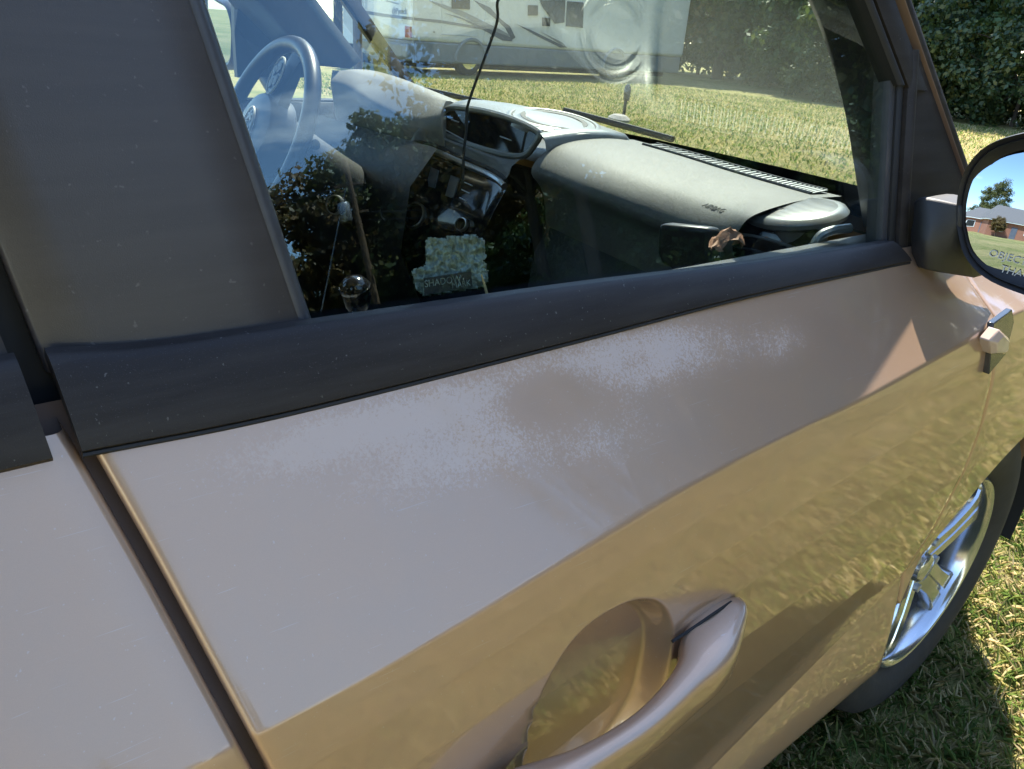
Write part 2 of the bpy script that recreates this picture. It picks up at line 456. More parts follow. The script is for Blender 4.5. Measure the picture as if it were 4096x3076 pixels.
# ------------------------------------------------------------------ the car
XM = -.89                                  # centre plane; the right side of the body is near x = 0
YA, WR = 1.375, .325                       # front axle, tyre radius
car = tag(empty('car', (0, 0, 0)), 'beige hatchback with peeling clear coat on its front passenger door', 'car')
_yk = A(-2.1, -1.2, -.3, .05, .14, .27, .42, .70, 1.06, 1.5, 1.6, 1.7, 1.8, 1.9, 1.95)
_zc = A(.83, .835, .84, .849, .853, .873, .893, .898, .927, .91, .90, .885, .87, .85, .84)
_xc = A(-.07, -.005, 0, 0, 0, 0, -.002, -.008, -.012, -.030, -.05, -.09, -.155, -.235, -.28)
_yb = A(-2.1, -.3, .92, 1.06, 1.5, 1.7, 1.8, 1.95)
_zb = A(1.02, 1.0, 1.0, .985, .955, .92, .90, .865)
_xb = A(-.14, -.092, -.092, -.10, -.125, -.155, -.205, -.31)
def smooth_interp(y, xs, ys):
    return sum(np.interp(y+d, xs, ys) for d in (-.06, -.03, 0, .03, .06))/5
def zc(y): return smooth_interp(y, _yk, _zc)
def xc(y): return smooth_interp(y, _yk, _xc)
def zb(y): return smooth_interp(y, _yb, _zb)
def xb(y): return smooth_interp(y, _yb, _xb)
def z2(y): return .375+.36*(max(.60, min(y, 1.1))-.66)
ZBOT = .265
_h = A(0, .012, .035, .08, .14, .22, .32, .42, .55)
_d = A(0, .0032, .0088, .0165, .0205, .0198, .009, -.008, -.030)
def dish(y, z):
    a = abs((y-.325)/.083)**2.4+abs((z-.705)/.108)**2.4
    if a > 1.25: return 0
    t = min(1, max(0, (1.08-a)/.42)); return -.025*t*t*(3-2*t)
def sx(y, z, pocket=False):
    c, b = zc(y), zb(y)
    if z >= c:
        s = min(1.15, (b-z)/(b-c)); return xb(y)+(xc(y)-xb(y))*(s-.12*s*(1-s))
    zz = z2(y)
    if z >= zz: x = xc(y)+np.interp(c-z, _h, _d)
    else:
        x = xc(y)+np.interp(c-zz, _h, _d)
        t = (zz-z)/(zz-ZBOT); x += .016*math.sin(min(1, t/.75)*math.pi/2) - .06*max(0, t-.7)**1.5*4
    return x+(dish(y, z) if pocket else 0)
def rear_edge(z): return float(np.interp(z, [.2, .3, .6, .824, .942, 1.001, 1.032, 1.3, 1.6], [.10, .098, .085, .045, .016, 0, -.010, -.045, -.08]))
def front_edge(z): return float(np.interp(z, [.2, .36, .55, .75, .86, .905, .963, 1.02], [1.034, 1.034, 1.038, 1.041, 1.030, 1.022, 1.050, 1.07]))
def zrows(y, n1, n2, n3, top=None, low=None):
    t_ = zb(y) if top is None else top
    c = zc(y); q = z2(y); lo = ZBOT if low is None else low(y)
    eps = .0016
    up = list(np.linspace(t_, c+eps, n1))
    if lo < q-.01:
        mid = list(np.linspace(c-eps, q+eps, n2)) if n2 < 120 else [z_ for a_, b_, k_ in ((c-eps, .835, 14), (.835, .57, n2-34), (.57, q+eps, 20)) for z_ in np.linspace(a_, b_, k_, endpoint=(k_ == 20))]
        dn = list(np.linspace(q-eps, lo, n3))
        return up+[c]+mid+[q]+dn
    mid = list(np.linspace(c-eps, lo, n2+1+n3)); return up+[c]+mid
def panel(name, y0, y1, n, parent, mat, n1=14, n2=40, n3=12, low=None, pocket=False, roll=(True, True), lip=0, dens=None, mir=False, top=0):
    us = np.linspace(0, 1, n) if dens is None else dens
    cols = []
    for u in us:
        col = []
        ym = y0(.7)*(1-u)+y1(.7)*u
        for z in zrows(ym, n1, n2, n3, top=zb(ym)+top, low=low):
            y = y0(z)*(1-u)+y1(z)*u
            col.append(A(sx(y, z, pocket), y, z))
        if lip:
            p = col[-1]; col += [p+A(-.004, 0, -.002), p+A(-lip, 0, -.001)]
        else:
            p = col[-1]; col += [p+A(-.05, 0, -.004), p+A(-.16, 0, .01)]
        cols.append(col)
    def edge(col, sgn):
        return [[p+A(-.0010, sgn*.0024, 0) for p in col], [p+A(-.0038, sgn*.0042, 0) for p in col], [p+A(-.022, sgn*.0046, 0) for p in col]]
    if roll[0]: cols = edge(cols[0], -1)[::-1]+cols
    if roll[1]: cols = cols+edge(cols[-1], 1)
    if mir: cols = [[A(2*XM-p[0], p[1], p[2]) for p in c] for c in cols]
    return obj(name, MB().grid(cols), mat, parent, ang=55)
SEAM = .0058+.0042
def ray_sh(px, py):          # pixel onto the sloped shoulder of the front door
    n = unit((.14, 0, .09)); return on(px, py, n, n@A(-.046, 0, .94))
wear = []
for (px, py, rx, ry, k) in [(1500, 1720, 560, 120, .50), (2300, 1500, 560, 150, .62), (1900, 1820, 420, 150, .42), (2700, 1430, 380, 140, .40),
                            (3130, 1370, 150, 90, .40), (2420, 1780, 330, 120, .36), (1250, 1830, 420, 120, .30), (1700, 1940, 520, 150, .22), (2235, 1590, 210, 105, -.80), (2560, 1455, 80, 45, -.30)]:
    p, a, b = ray_sh(px, py), ray_sh(px+rx, py-rx*.23), ray_sh(px, py+ry)
    wear.append((p[1], p[2], abs(a[1]-p[1])*.85, abs(b[2]-p[2]), k))
M['paint_worn'] = paint_mat('worn_beige_paint', wear)
fd = panel('front_door', lambda z: rear_edge(z)+SEAM, lambda z: front_edge(z)-.0022-.0042, 0, car, M['paint_worn'], 30, 210, 24, pocket=True, top=.012, dens=list(np.linspace(0, .19, 26, endpoint=False))+list(np.linspace(.19, .40, 150, endpoint=False))+list(np.linspace(.40, 1, 70)))
fd['label'] = 'beige front passenger door with whitish peeling clear coat'
panel('rear_door', lambda z: -1.02, lambda z: rear_edge(z)-SEAM+.0042, 60, car, M['paint'], 14, 40, 12, top=.012)
def arch_low(yc, R=.352):
    def f(y):
        d = abs(y-yc)
        return max(ZBOT, .33+math.sqrt(max(0, R*R-d*d)) if d < R else ZBOT)
    return f
fu = sorted(set(list(np.linspace(0, 1, 50))+[max(0, min(1, (YA+.352*math.cos(a)-1.04)/(1.95-1.04))) for a in np.linspace(0, math.pi, 60)]))
fender = panel('front_fender', lambda z: front_edge(z)+.0022+.0042, lambda z: 1.95, 0, car, M['paint'], 14, 40, 10, low=arch_low(YA), lip=.05, dens=fu, roll=(True, False), top=.0)
YR = YA-2.57
ru = sorted(set(list(np.linspace(0, 1, 50))+[max(0, min(1, (YR+.352*math.cos(a)+2.0)/(2.0-1.03))) for a in np.linspace(0, math.pi, 60)]))
panel('quarter_panel', lambda z: -2.0, lambda z: -1.03, 0, car, M['paint'], 14, 40, 10, low=arch_low(YR), lip=.05, dens=ru, roll=(False, True), top=.02)
for nm, a, b, lw, us in (('front_fender', 1.043, 1.95, arch_low(YA), fu), ('quarter_panel', -2.0, -1.03, arch_low(YR), ru), ('rear_door', -1.02, .03, None, np.linspace(0, 1, 30)), ('front_door', .045, 1.035, None, np.linspace(0, 1, 30))):
    panel(nm, lambda z, a=a: a, lambda z, b=b: b, 0, car, M['paint'], 8, 20, 8, low=lw, lip=.05 if lw else 0, dens=us, roll=(False, False), mir=True, top=.01)
# dark jamb behind the door gaps, floor pan, wheel wells, firewall
b = MB(); ys = np.linspace(-.25, .25, 8)
b.grid([[A(sx(max(-.2, min(y, .2)), z)-.019, y, z) for z in np.linspace(.28, 1.02, 40)] for y in ys])
obj('door_jamb', b, M['gap'], car)
b = MB(); b.grid([[A(sx(y, z)-.024, y, z) for z in np.linspace(.42, 1.0, 30)] for y in np.linspace(.99, 1.12, 5)])
obj('hinge_jamb', b, M['gap'], car)
b = MB().box((XM, -.3, .29), (1.50, 2.95, .06)); b.box((XM, 1.205, .60), (1.62, .03, .62)); b.box((XM, -1.95, .55), (1.45, .05, .55))
obj('floor_pan', b, M['under'], car, smooth=False)
for yw in (YA, YR):
    for sgn in (0, 1):
        b = MB(); x0, x1 = -.052, -.34
        arc = [(yw+.356*math.cos(a), .33+.356*math.sin(a)) for a in np.linspace(-.15, math.pi+.15, 30)]
        rows = [[A(x, y, z) for y, z in arc] for x in (x0, x1)]
        rows.append([A(x1, yw, .33) for _ in arc])
        if sgn: rows = [[A(2*XM-p[0], p[1], p[2]) for p in r] for r in rows]
        obj('wheel_well', b.grid(rows), M['under'], car)
# nose, hood, tail
def nose_rows(side):
    out = []
    for z in (.20, .28, .40, .55, .68, .78, .845, .885):
        r = []
        for t in np.linspace(0, 1, 15):
            a = t*math.pi/2
            k = 1.0-(.10 if z > .8 else 0)-(.06 if z < .3 else 0)
            x1 = sx(1.95, max(z, ZBOT+.01)); L = x1-XM
            x = XM+L*(1-(1-math.cos(a))**1.15) if False else XM+L*abs(math.cos(a))**.75
            y = 1.95+.20*k*abs(math.sin(a))**1.0
            r.append(A(x, y, z) if not side else A(2*XM-x, y, z))
        out.append(r)
    return out
b = MB(); ra, rb = nose_rows(0), nose_rows(1)
b.grid([r+rr[::-1][1:] for r, rr in zip(ra, rb)])
obj('front_bumper', b, M['paint'], car)
b = MB(); rows = []
for y in np.linspace(1.16, 2.14, 22):
    yy = min(y, 1.95); e = xb(yy); zz = zb(yy)
    row = []
    for t in np.linspace(-1, 1, 25):
        crown = .012*(1-t*t)*min(1, (2.2-y)/.4)
        x = XM+(e-XM)*t*(1 if y < 1.95 else math.sqrt(max(0.05, 1-((y-1.95)/.22)**2)))
        row.append(A(x, y, zz+crown+.003-(.02 if y > 2.1 else 0)))
    rows.append(row)
obj('hood', b.thick(rows, (0, 0, -.02)), M['paint'], car)
b = MB(); b.grid([[A(XM+t*(.78-.05*(z > 1.1)*(z-1.1)*3), -2.03-.06*(1-t*t), z) for t in np.linspace(-1, 1, 15)] for z in np.linspace(.3, 1.5, 18)])
obj('tailgate', b, M['paint'], car)

# ---- greenhouse (all right-side glass lies on one plane leaning inwards 13 degrees)
TH = math.radians(13)
GN = A(math.cos(TH), 0, math.sin(TH)); GC = GN@A(-.12, 0, 1.0)
GU = A(-math.sin(TH), 0, math.cos(TH))
def G(px, py, d=0): return on(px, py, GN, GC+d)
def gp(y, z, d=0):           # point on the glass plane at height z, d metres proud of it
    return A(-.12-(z-1.0)*math.tan(TH), y, z)+GN*d
# belt moulding, swept along the sill of the window
bb = [(330, 1815), (1200, 1640), (2293, 1367), (3000, 1185), (3640, 1050)]
bt = [(185, 1410), (620, 1380), (1180, 1300), (2293, 1140), (3000, 1050), (3560, 965)]
pb = spline([X(*q, -.090) for q in bb], 60)
pt = spline([X(*q, -.112) for q in bt], 60)
rows = []
for k in range(60):
    lo, hi = pb[k], pt[k]
    d = hi-lo; out = unit(np.cross(A(0, 1, 0), d)); out = out if out[0] > 0 else -out
    row = [lo+A(-.012, 0, .004), lo+A(-.001, 0, -.0005), lo+out*.0035+d*.03]
    for s in (.12, .3, .5, .7, .86): row.append(lo+d*s+out*(.0036+.0016*math.sin(s*math.pi)))
    row += [lo+d*.96+out*.003, hi, hi+A(-.006, 0, .0005), hi+A(-.010, 0, -.006)]
    rows.append(row)
b = MB(); b.grid(rows)
b.f += [tuple(range(12)), tuple(59*12+i for i in range(12))]
mould = obj('belt_moulding', b, M['trim'], fd, ang=50)
b = MB(); b.tube([r[2]+A(-.002, 0, -.0035) for r in rows], .0016, 6)
obj('lower_lip', b, M['rubber'], fd)
# the same moulding on the rear door
def shift_line(p, dy): return A(p[0], dy, p[2])
rr = []
for y in np.linspace(-1.0, -.013, 14):
    base = rows[0]; rr.append([A(p[0], y+(p[1]-rows[0][1][1]), p[2]) for p in base])
b = MB(); b.grid(rr); b.f += [tuple(13*12+i for i in range(12))]
rdoor = [o for o in car.children if o.name.startswith('rear_door')][0]
obj('belt_moulding', b, M['trim'], rdoor, ang=50)
# B-pillar applique on the front door, and its neighbour on the rear door
ztop = 1.52
ap = []
for z in np.linspace(1.035, ztop, 14):
    y0 = rear_edge(z)+.006
    e0, e1 = G(1190, 1290), G(745, 0)
    y1 = e0[1]+(e1[1]-e0[1])*(z-e0[2])/(e1[2]-e0[2])
    row = [gp(y0, z, -.014), gp(y0, z, .006), gp(y0+.002, z, .008)]+[gp(y0+.002+(y1-y0-.006)*s, z, .008+.0012*math.sin(s*math.pi)) for s in (.2, .4, .6, .8, 1)]+[gp(y1, z, .006), gp(y1, z, -.004)]
    ap.append(row)
obj('pillar_applique', MB().grid(ap), M['applique'], fd, ang=45)
ap2 = [[gp(rear_edge(z)-.008, z, -.014), gp(rear_edge(z)-.008, z, .007), gp(rear_edge(z)-.011, z, .0085), gp(rear_edge(z)-.15, z, .009), gp(rear_edge(z)-.15, z, -.01)] for z in np.linspace(1.03, ztop, 10)]
obj('pillar_applique', MB().grid(ap2), M['applique'], rdoor, ang=45)
b = MB(); b.grid([[gp(y, z, -.018) for z in np.linspace(.99, ztop, 6)] for y in (-.14, .08)])
obj('pillar_gasket', b, M['rubber'], car)
# side window pane
def edge_y(z):
    e0, e1 = G(1225, 1290), G(790, 0); return e0[1]+(e1[1]-e0[1])*(z-e0[2])/(e1[2]-e0[2])
# window rear seal: a soft channel in front of the applique
rws = []
for z in np.linspace(1.03, ztop, 12):
    y = edge_y(z); rws.append([gp(y-.008, z, .006), gp(y-.004, z, .0075), gp(y+.001, z, .005), gp(y+.0045, z, -.001), gp(y+.0045, z, -.01)])
obj('window_seal', MB().grid(rws), M['seal'], fd, ang=60)
YF = .905
zs = np.linspace(1.0, ztop+.02, 2)
pane = MB().slab([gp(edge_y(1.0)-.003, 1.0), gp(YF+.01, 1.0), gp(YF+.01, 1.20), gp(.62, ztop), gp(edge_y(ztop)-.003, ztop)], -GN*.0038)
window = obj('window_pane', pane, M['side_glass'], fd, smooth=False)
# rear door window
obj('window_pane', MB().slab([gp(-.16, 1.0), gp(-.9, 1.0), gp(-.9, ztop), gp(-.16, ztop)], -GN*.0038), M['side_glass'], rdoor, smooth=False)
# front frame of the window: everything runs along y + z = const (45 degree pillar)
def diag(q, z, d=0): return gp(q-z, z, d)
def strip(name, qa, qb, z0, z1, d, th, mat, parent, crown=.002, n=8):
    rws = []
    for z in np.linspace(z0, z1, n):
        rws.append([diag(qa, z, d-th)]+[diag(qa+(qb-qa)*s, z, d+crown*math.sin(s*math.pi)) for s in np.linspace(0, 1, 6)]+[diag(qb, z, d-th)])
    return obj(name, MB().grid(rws), mat, parent, ang=50)
def vbar(name, ya, yb, z0, z1, d, th, mat, parent, crown=.003, n=6):
    rws = []
    for z in np.linspace(z0, z1, n):
        rws.append([gp(ya, z, d-th)]+[gp(ya+(yb-ya)*s, z, d+crown*math.sin(s*math.pi)) for s in np.linspace(0, 1, 7)]+[gp(yb, z, d-th)])
    b = MB().grid(rws); k = len(rws[0]); b.f += [tuple((n-1)*k+i for i in range(k))]
    return obj(name, b, mat, parent, ang=50)
strip('frame_seal', 2.080, 2.098, 1.19, ztop, .010, .02, M['rubber'], fd, .003)
strip('window_frame', 2.099, 2.143, 1.185, ztop, .013, .03, M['trim'], fd, .0015)
strip('frame_gap', 2.140, 2.168, 1.10, ztop, -.004, .02, M['rubber'], fd, 0)
vbar('window_channel', .884, .897, 1.01, 1.215, .004, .02, M['seal'], fd, .001)
vbar('channel_rubber', .896, .910, 1.01, 1.205, .007, .02, M['rubber'], fd, .002)
vbar('division_bar', .911, .933, 1.0, 1.228, .012, .03, M['trim'], fd, .004)
b = MB(); zz = [1.0, 1.06, 1.12, 1.18, 1.225]
b.grid([[gp(.933, z, .008), gp((.933+2.166-z)/2, z, .011), diag(2.164, z, .009), diag(2.166, z, -.02)] for z in zz])
obj('corner_sail', b, M['trim'], fd)
rws = []
for z in np.linspace(.985, ztop+.03, 12):
    p = [diag(2.166, z, -.02), diag(2.167, z, .010), diag(2.172, z, .013), diag(2.186, z, .012), diag(2.198, z, .006), diag(2.206, z, -.006), diag(2.209, z, -.022)]
    p += [p[-1]+A(-.03, -.012, .0), p[-1]+A(-.05, -.05, -.01)]
    rws.append(p)
pillar = obj('front_pillar', MB().grid(rws), M['trim'], car, ang=50)
obj('front_pillar', MB().grid([[A(2*XM-p[0], p[1], p[2]) for p in r] for r in rws]), M['trim'], car, ang=50)
strip('pillar_edge_rubber', 2.1655, 2.1685, .99, ztop, .0125, .02, M['gap'], pillar, .001)
# windshield
def W(x, h):
    t = (x-XM)/.76
    return A(XM+t*(.76-.235*h), 1.258-.197*(t*.76)**2-h*(1.0+.25*(1-t*t)), .985+h)
ws = [[W(XM+.76*t, h) for t in np.linspace(-1, 1, 41)] for h in np.linspace(0, .535, 14)]
obj('windshield', MB().thick(ws, (0, -.0035, -.0035)), M['wind_glass'], car)
b = MB(); b.grid([[W(XM+.76*t, h)+A(0, -.006, -.006) for t in np.linspace(-1, 1, 41)] for h in (-.03, .0, .03, .062)])
obj('windshield_frit', b, M['black'], car)
# roof with headliner, header, rear pillars
b = MB(); rows = []
for y in np.linspace(-2.05, .70, 16):
    zr = 1.60-.03*((y+.7)/1.4)**2-(.03 if y > .6 else 0)
    rows.append([A(XM+t*(.66-.02*(y < -1.8)), y, zr-.055*abs(t)**2.6) for t in np.linspace(-1, 1, 21)])
obj('roof', b.thick(rows, (0, 0, -.05)), M['paint'], car)
for s in (0, 1):
    b = MB()
    rr_ = [[gp(y, z, .004) for z in (1.49, 1.53, 1.56)] for y in np.linspace(-2.0, .62, 10)]
    if s: rr_ = [[A(2*XM-p[0], p[1], p[2]) for p in r] for r in rr_]
    obj('roof_rail', b.thick(rr_, (-.04 if not s else .04, 0, 0)), M['satin'], car)
    for ya_, yb_ in ((-2.0, -1.62), (-1.02, -.9)):
        b = MB(); rr_ = [[gp(y, z, .006) for z in np.linspace(.99, 1.54, 6)] for y in (ya_, (ya_+yb_)/2, yb_)]
        if s: rr_ = [[A(2*XM-p[0], p[1], p[2]) for p in r] for r in rr_]
        obj('rear_pillar', b.thick(rr_, (-.04 if not s else .04, 0, 0)), M['satin'], car)
    b = MB(); rr_ = [gp(-.9, 1.0), gp(-1.62, 1.0), gp(-1.62, 1.52), gp(-.9, 1.52)]
    if s: rr_ = [A(2*XM-p[0], p[1], p[2]) for p in rr_]
    obj('quarter_window', b.slab(rr_, (-.004, 0, 0)), M['side_glass'], car, smooth=False)
# left side: pillar, window, sill trim
def ml(p): return A(2*XM-p[0], p[1], p[2])
b = MB(); b.thick([[ml(gp(y, z, .004)) for z in np.linspace(1.0, ztop, 5)] for y in (-.08, .09)], (.05, 0, 0))
obj('centre_pillar', b, M['satin'], car)
obj('window_pane', MB().slab([ml(gp(.09, 1.0)), ml(gp(1.13, 1.0)), ml(gp(.60, ztop)), ml(gp(.09, ztop))], (.0038, 0, 0)), M['side_glass'], car, smooth=False)
obj('window_pane', MB().slab([ml(gp(-.9, 1.0)), ml(gp(-.08, 1.0)), ml(gp(-.08, ztop)), ml(gp(-.9, ztop))], (.0038, 0, 0)), M['side_glass'], car, smooth=False)
b = MB(); b.thick([[ml(gp(y, z, .01)) for z in (.985, 1.02)] for y in np.linspace(-1., 1.15, 6)], (.05, 0, 0))
obj('belt_moulding', b, M['trim'], car)

# ---- door handle
st = [(.10, .012, .698, .012, .010), (.15, .030, .703, .018, .020), (.21, .044, .709, .019, .0245), (.27, .055, .715, .0115, .0205), (.33, .059, .721, .0105, .0190),
      (.385, .053, .727, .0145, .0215), (.415, .043, .731, .0240, .0225), (.44, .035, .734, .0270, .0215), (.467, .028, .739, .021, .0165), (.488, .026, .744, .010, .010), (.4965, .022, .7465, .004, .004)]
st = spline(st, 60)
def sup(a, e): c, s = math.cos(a), math.sin(a); return (abs(c)**e*np.sign(c), abs(s)**e*np.sign(s))
def handle_rows(gx=0, gz=0, dx=0, lo=None):
    rws = []
    for y, x, z, ax, az in st:
        rws.append([A(x+dx+(ax+gx)*sup(a, .5)[0], y, z+(az+gz)*sup(a, .5)[1]) for a in np.linspace(0, 2*math.pi, 28, endpoint=False)])
    return rws
hr = handle_rows(); b = MB(); b.grid(hr, cu=True); b.f += [tuple(range(28)), tuple(59*28+i for i in range(28))]
obj('handle', b, M['paint'], fd, ang=60)
obj('handle_seam', MB().tube(spline([X(2688, 2566, .022), X(2760, 2520, .024), X(2850, 2458, .025), X(2925, 2408, .022)], 14), .0016, 6), M['rubber'], fd)
# ---- side marker lamp plate on the fender
mp_ = car
def on_side(px, py):
    x = -.02
    for _ in range(8):
        p = X(px, py, x); x = sx(p[1], p[2])
    return X(px, py, x)
P4 = [X(*q) for q in ((3968, 1292, -.008), (4043, 1236, -.012), (4051, 1285, -.009), (4018, 1415, .001), (3950, 1497, .007))]
obj('marker_plate', MB().slab([p+A(-.006, 0, 0) for p in P4], (.008, 0, 0)), M['plate'], fender, bevel=.0012)
q = [(3986, 1372), (4024, 1326), (4056, 1356), (4050, 1412), (4036, 1426), (3986, 1424)]
pts = [X(a, c, .012) for a, c in q]; ctr = sum(pts)/6
b = MB()
b.grid([[A(-.008, p[1], p[2]) for p in pts], [A(.004, p[1], p[2]) for p in pts], [A(.010, *(ctr+(p-ctr)*.70)[1:]) for p in pts]], cu=True)
b.f += [tuple(12+i for i in range(6))]
obj('marker_lens', b, M['amber'], fender, ang=20, bevel=.0015)
# ---- door mirror
YM = .93
ol = [(3826, 900), (3830, 785), (3866, 668), (3950, 578), (4096, 528), (4230, 520), (4380, 560), (4450, 680), (4470, 900), (4440, 1090), (4340, 1190), (4200, 1205), (4070, 1172), (3940, 1112), (3858, 1022)]
P = np.array([Y(a, c, YM) for a, c in ol]); ol_s = spline(np.vstack([P, P[:1]]), 61)[:-1]
mc = ol_s.mean(0)
def ring(k, dy, kz=None): return [mc+(p-mc)*A(k, 1, kz or k)+A(0, dy, 0) for p in ol_s]
b = MB(); b.grid([ring(.80, .012), ring(.88, .006), ring(.915, .001), ring(.935, .0035), ring(.955, .0005), ring(.985, -.003), ring(1.0, .004), ring(1.01, .02), ring(.99, .045), ring(.90, .085), ring(.68, .11), ring(.3, .12)], cu=True)
b.f += [tuple(11*60+i for i in range(60))]
side_mirror = obj('side_mirror', b, M['satin'], car, ang=70)
RCV = .70
dm = unit(ray(4045, 850)); rm = unit(A(.14, -1, .085)); mn = unit(rm-dm); c0 = mc+A(0, .018, 0)
for _ in range(4):
    q_ = on(4045, 850, mn, mn@c0); mn = unit(unit(rm-dm)-(q_-c0)/RCV)
def onm(px, py, d=0): return on(px, py, mn, mn@c0+d)
gl = []
for k in np.linspace(.02, 1, 12):
    row = []
    for p in ring(.862*k, 0):
        p = p+A(0, (mn@(c0-p))/mn[1], 0); row.append(p-mn*(np.linalg.norm(p-c0)**2/(2*RCV)))
    gl.append(row)
b = MB(); b.grid(gl, cu=True); b.f += [tuple(range(60))]
obj('mirror_glass', b, M['mirror'], side_mirror, ang=180)
p0, p1 = onm(3930, 1008, .0006), onm(4096, 1052, .0006)
exv = unit(p1-p0); eyv = unit(np.cross(mn, exv))
for s_, (a, c), wpx in (('OBJECTS IN MIRROR ARE CLOSER', (3930, 1004), 0), ('THAN THEY APPEAR', (4000, 1074), 0)):
    o_ = onm(a, c, .0006); sz = np.linalg.norm(onm(a, c+40)-onm(a, c))
    wd = .58*sz*len(s_)
    text('mirror_lettering', s_, M['grey_ink'], side_mirror, o_+exv*wd/2, exv, eyv, sz, .0001)
# mirror arm
arm = [[X(3652, 805, -.115), X(3700, 790, -.10), X(3850, 822, -.06)], [X(3648, 930, -.108), X(3720, 960, -.08), X(3850, 960, -.055)], [X(3645, 1062, -.098), X(3720, 1085, -.07), X(3900, 1115, -.045)]]
rws = [list(spline(r, 8)) for r in arm]
b = MB(); rws2 = [rws[0]]+[[(rws[0][j]+rws[1][j])/2+A(.004, -.008, 0) for j in range(8)]]+[[p+A(.003, -.012, 0) for p in rws[1]]]+[[(rws[1][j]+rws[2][j])/2+A(.003, -.008, 0) for j in range(8)]]+[rws[2]]
b.thick(rws2, (0, .07, 0))
obj('mirror_arm', b, M['plastic'], side_mirror, ang=50, bevel=.003)

# ---- wheels
tprof = [(.206, -.088), (.216, -.070), (.255, -.055), (.295, -.060), (.314, -.072), (.324, -.095), (.325, -.14), (.325, -.20), (.324, -.235), (.31, -.258), (.27, -.268), (.206, -.25)]
def wheel(yc, left):
    r = empty('wheel', (0, 0, 0), car)
    c = (0, yc, .325); ax = (1, 0, 0)
    fx = (lambda h: h) if not left else (lambda h: 2*XM-h)
    obj('tyre', MB().lathe([(a, fx(h)) for a, h in tprof], c, ax, 72, closed=True), M['tyre'], r, ang=50)
    b = MB().lathe([(a, fx(h)) for a, h in [(.208, -.084), (.211, -.072), (.206, -.066), (.200, -.068), (.195, -.080), (.191, -.105), (.187, -.16), (.185, -.24), (.195, -.245), (.207, -.12)]], c, ax, 72, closed=True)
    obj('rim', b, M['alloy'], r, ang=50)
    for k in range(5):
        a = math.radians(90+72*k+14)
        er, et = A(0, math.cos(a), math.sin(a)), A(0, -math.sin(a), math.cos(a))
        sections = []
        for rad, wd, hx in ((.02, .024, -.100), (.06, .034, -.094), (.10, .032, -.088), (.15, .036, -.083), (.175, .043, -.082), (.193, .052, -.085)):
            cc = A(0, yc, .325)+er*rad
            prof = [(-1, -.030), (-1, -.005), (-.9, 0), (-.16, .0), (-.10, -.006), (.10, -.006), (.16, .0), (.9, 0), (1, -.005), (1, -.030)]
            sections.append([cc+et*wd*t+A(fx(hx+d_), 0, 0) for t, d_ in prof])
        obj('spoke', MB().grid(sections, cu=True), M['alloy'], r, ang=35)
        ll = A(0, yc, .325)+.057*A(0, math.cos(a+.628), math.sin(a+.628))
        obj('lug_nut', MB().lathe([(.002, fx(-.090)), (.009, fx(-.091)), (.010, fx(-.12))], ll, ax, 8), M['steelgrey'], r)
    obj('hub_cap', MB().lathe([(.002, fx(-.084)), (.024, fx(-.085)), (.030, fx(-.090)), (.034, fx(-.115))], c, ax, 28), M['alloy'], r)
    obj('brake_disc', MB().lathe([(.06, fx(-.165)), (.142, fx(-.165)), (.142, fx(-.185)), (.06, fx(-.185))], c, ax, 40, closed=True), M['steelgrey'], r)
    obj('wheel_backing', MB().lathe([(.01, fx(-.205)), (.186, fx(-.205)), (.186, fx(-.215)), (.01, fx(-.215))], c, ax, 40), M['under'], r)
    return r
wheel(YA, False); wheel(YR, False); wheel(YA, True); wheel(YR, True)

# ------------------------------------------------------------------ cabin
def rail(l, n=40): return spline([X(*q) for q in l], n)
dash = empty('dashboard', (0, 0, 0), car)
rA = rail([(2535, 559, -.78), (2780, 625, -.62), (3000, 690, -.48), (3200, 745, -.37), (3367, 785, -.29)])
rB = rail([(2290, 565, -.76), (2500, 640, -.62), (2750, 730, -.48), (2950, 800, -.37), (3040, 850, -.30)])
rC = rail([(2130, 690, -.76), (2330, 770, -.62), (2600, 880, -.48), (2800, 950, -.38), (2930, 1000, -.32)])
prof = []
for j in range(40):
    a, b_, c_ = rA[j], rB[j], rC[j]
    p = spline([a, (a+b_)/2+A(0, 0, .006), b_, (b_+c_)/2+A(0, -.012, .010), c_, c_+A(0, .035, -.045), c_+A(0, .06, -.16)], 26)
    prof.append([a+A(0, .004, -.03)]+list(p))
# rounded end towards the centre of the car
cap = []
for k, (dx, s) in enumerate(((-.022, .80), (-.018, .9), (-.010, .97))):
    ctr = A(*(rB[0]+A(0, .06, -.05))); cap.append([ctr+(p-ctr)*s+A(dx, 0, 0) for p in prof[0]])
# right end runs on to the door beneath the round speaker
end = [[p+A(.05*k, -.01*k*k*.5, -.012*k*k) for p in prof[-1]] for k in (1,)]
pad = obj('dash_pad', MB().grid(cap+prof), M['dash'], dash, ang=60)
from mathutils.bvhtree import BVHTree
_bvh = BVHTree.FromPolygons([v.co.copy() for v in pad.data.vertices], [tuple(p.vertices) for p in pad.data.polygons])
def padhit(px, py):
    h, n_, i_, d_ = _bvh.ray_cast(Vector(CAM), Vector(ray(px, py)).normalized())
    n_ = A(*n_); n_ = n_ if n_@ray(px, py) < 0 else -n_
    return A(*h), n_
wA = [W(max(-1.6, min(-.16, p[0])), .012)+A(0, -.012, -.012) for p in rA]
obj('cowl_strip', MB().grid([[p+A(0, .002, .001) for p in rA], [(p+q_)/2+A(0, 0, -.002) for p, q_ in zip(rA, wA)], wA]), M['plastic'], dash)
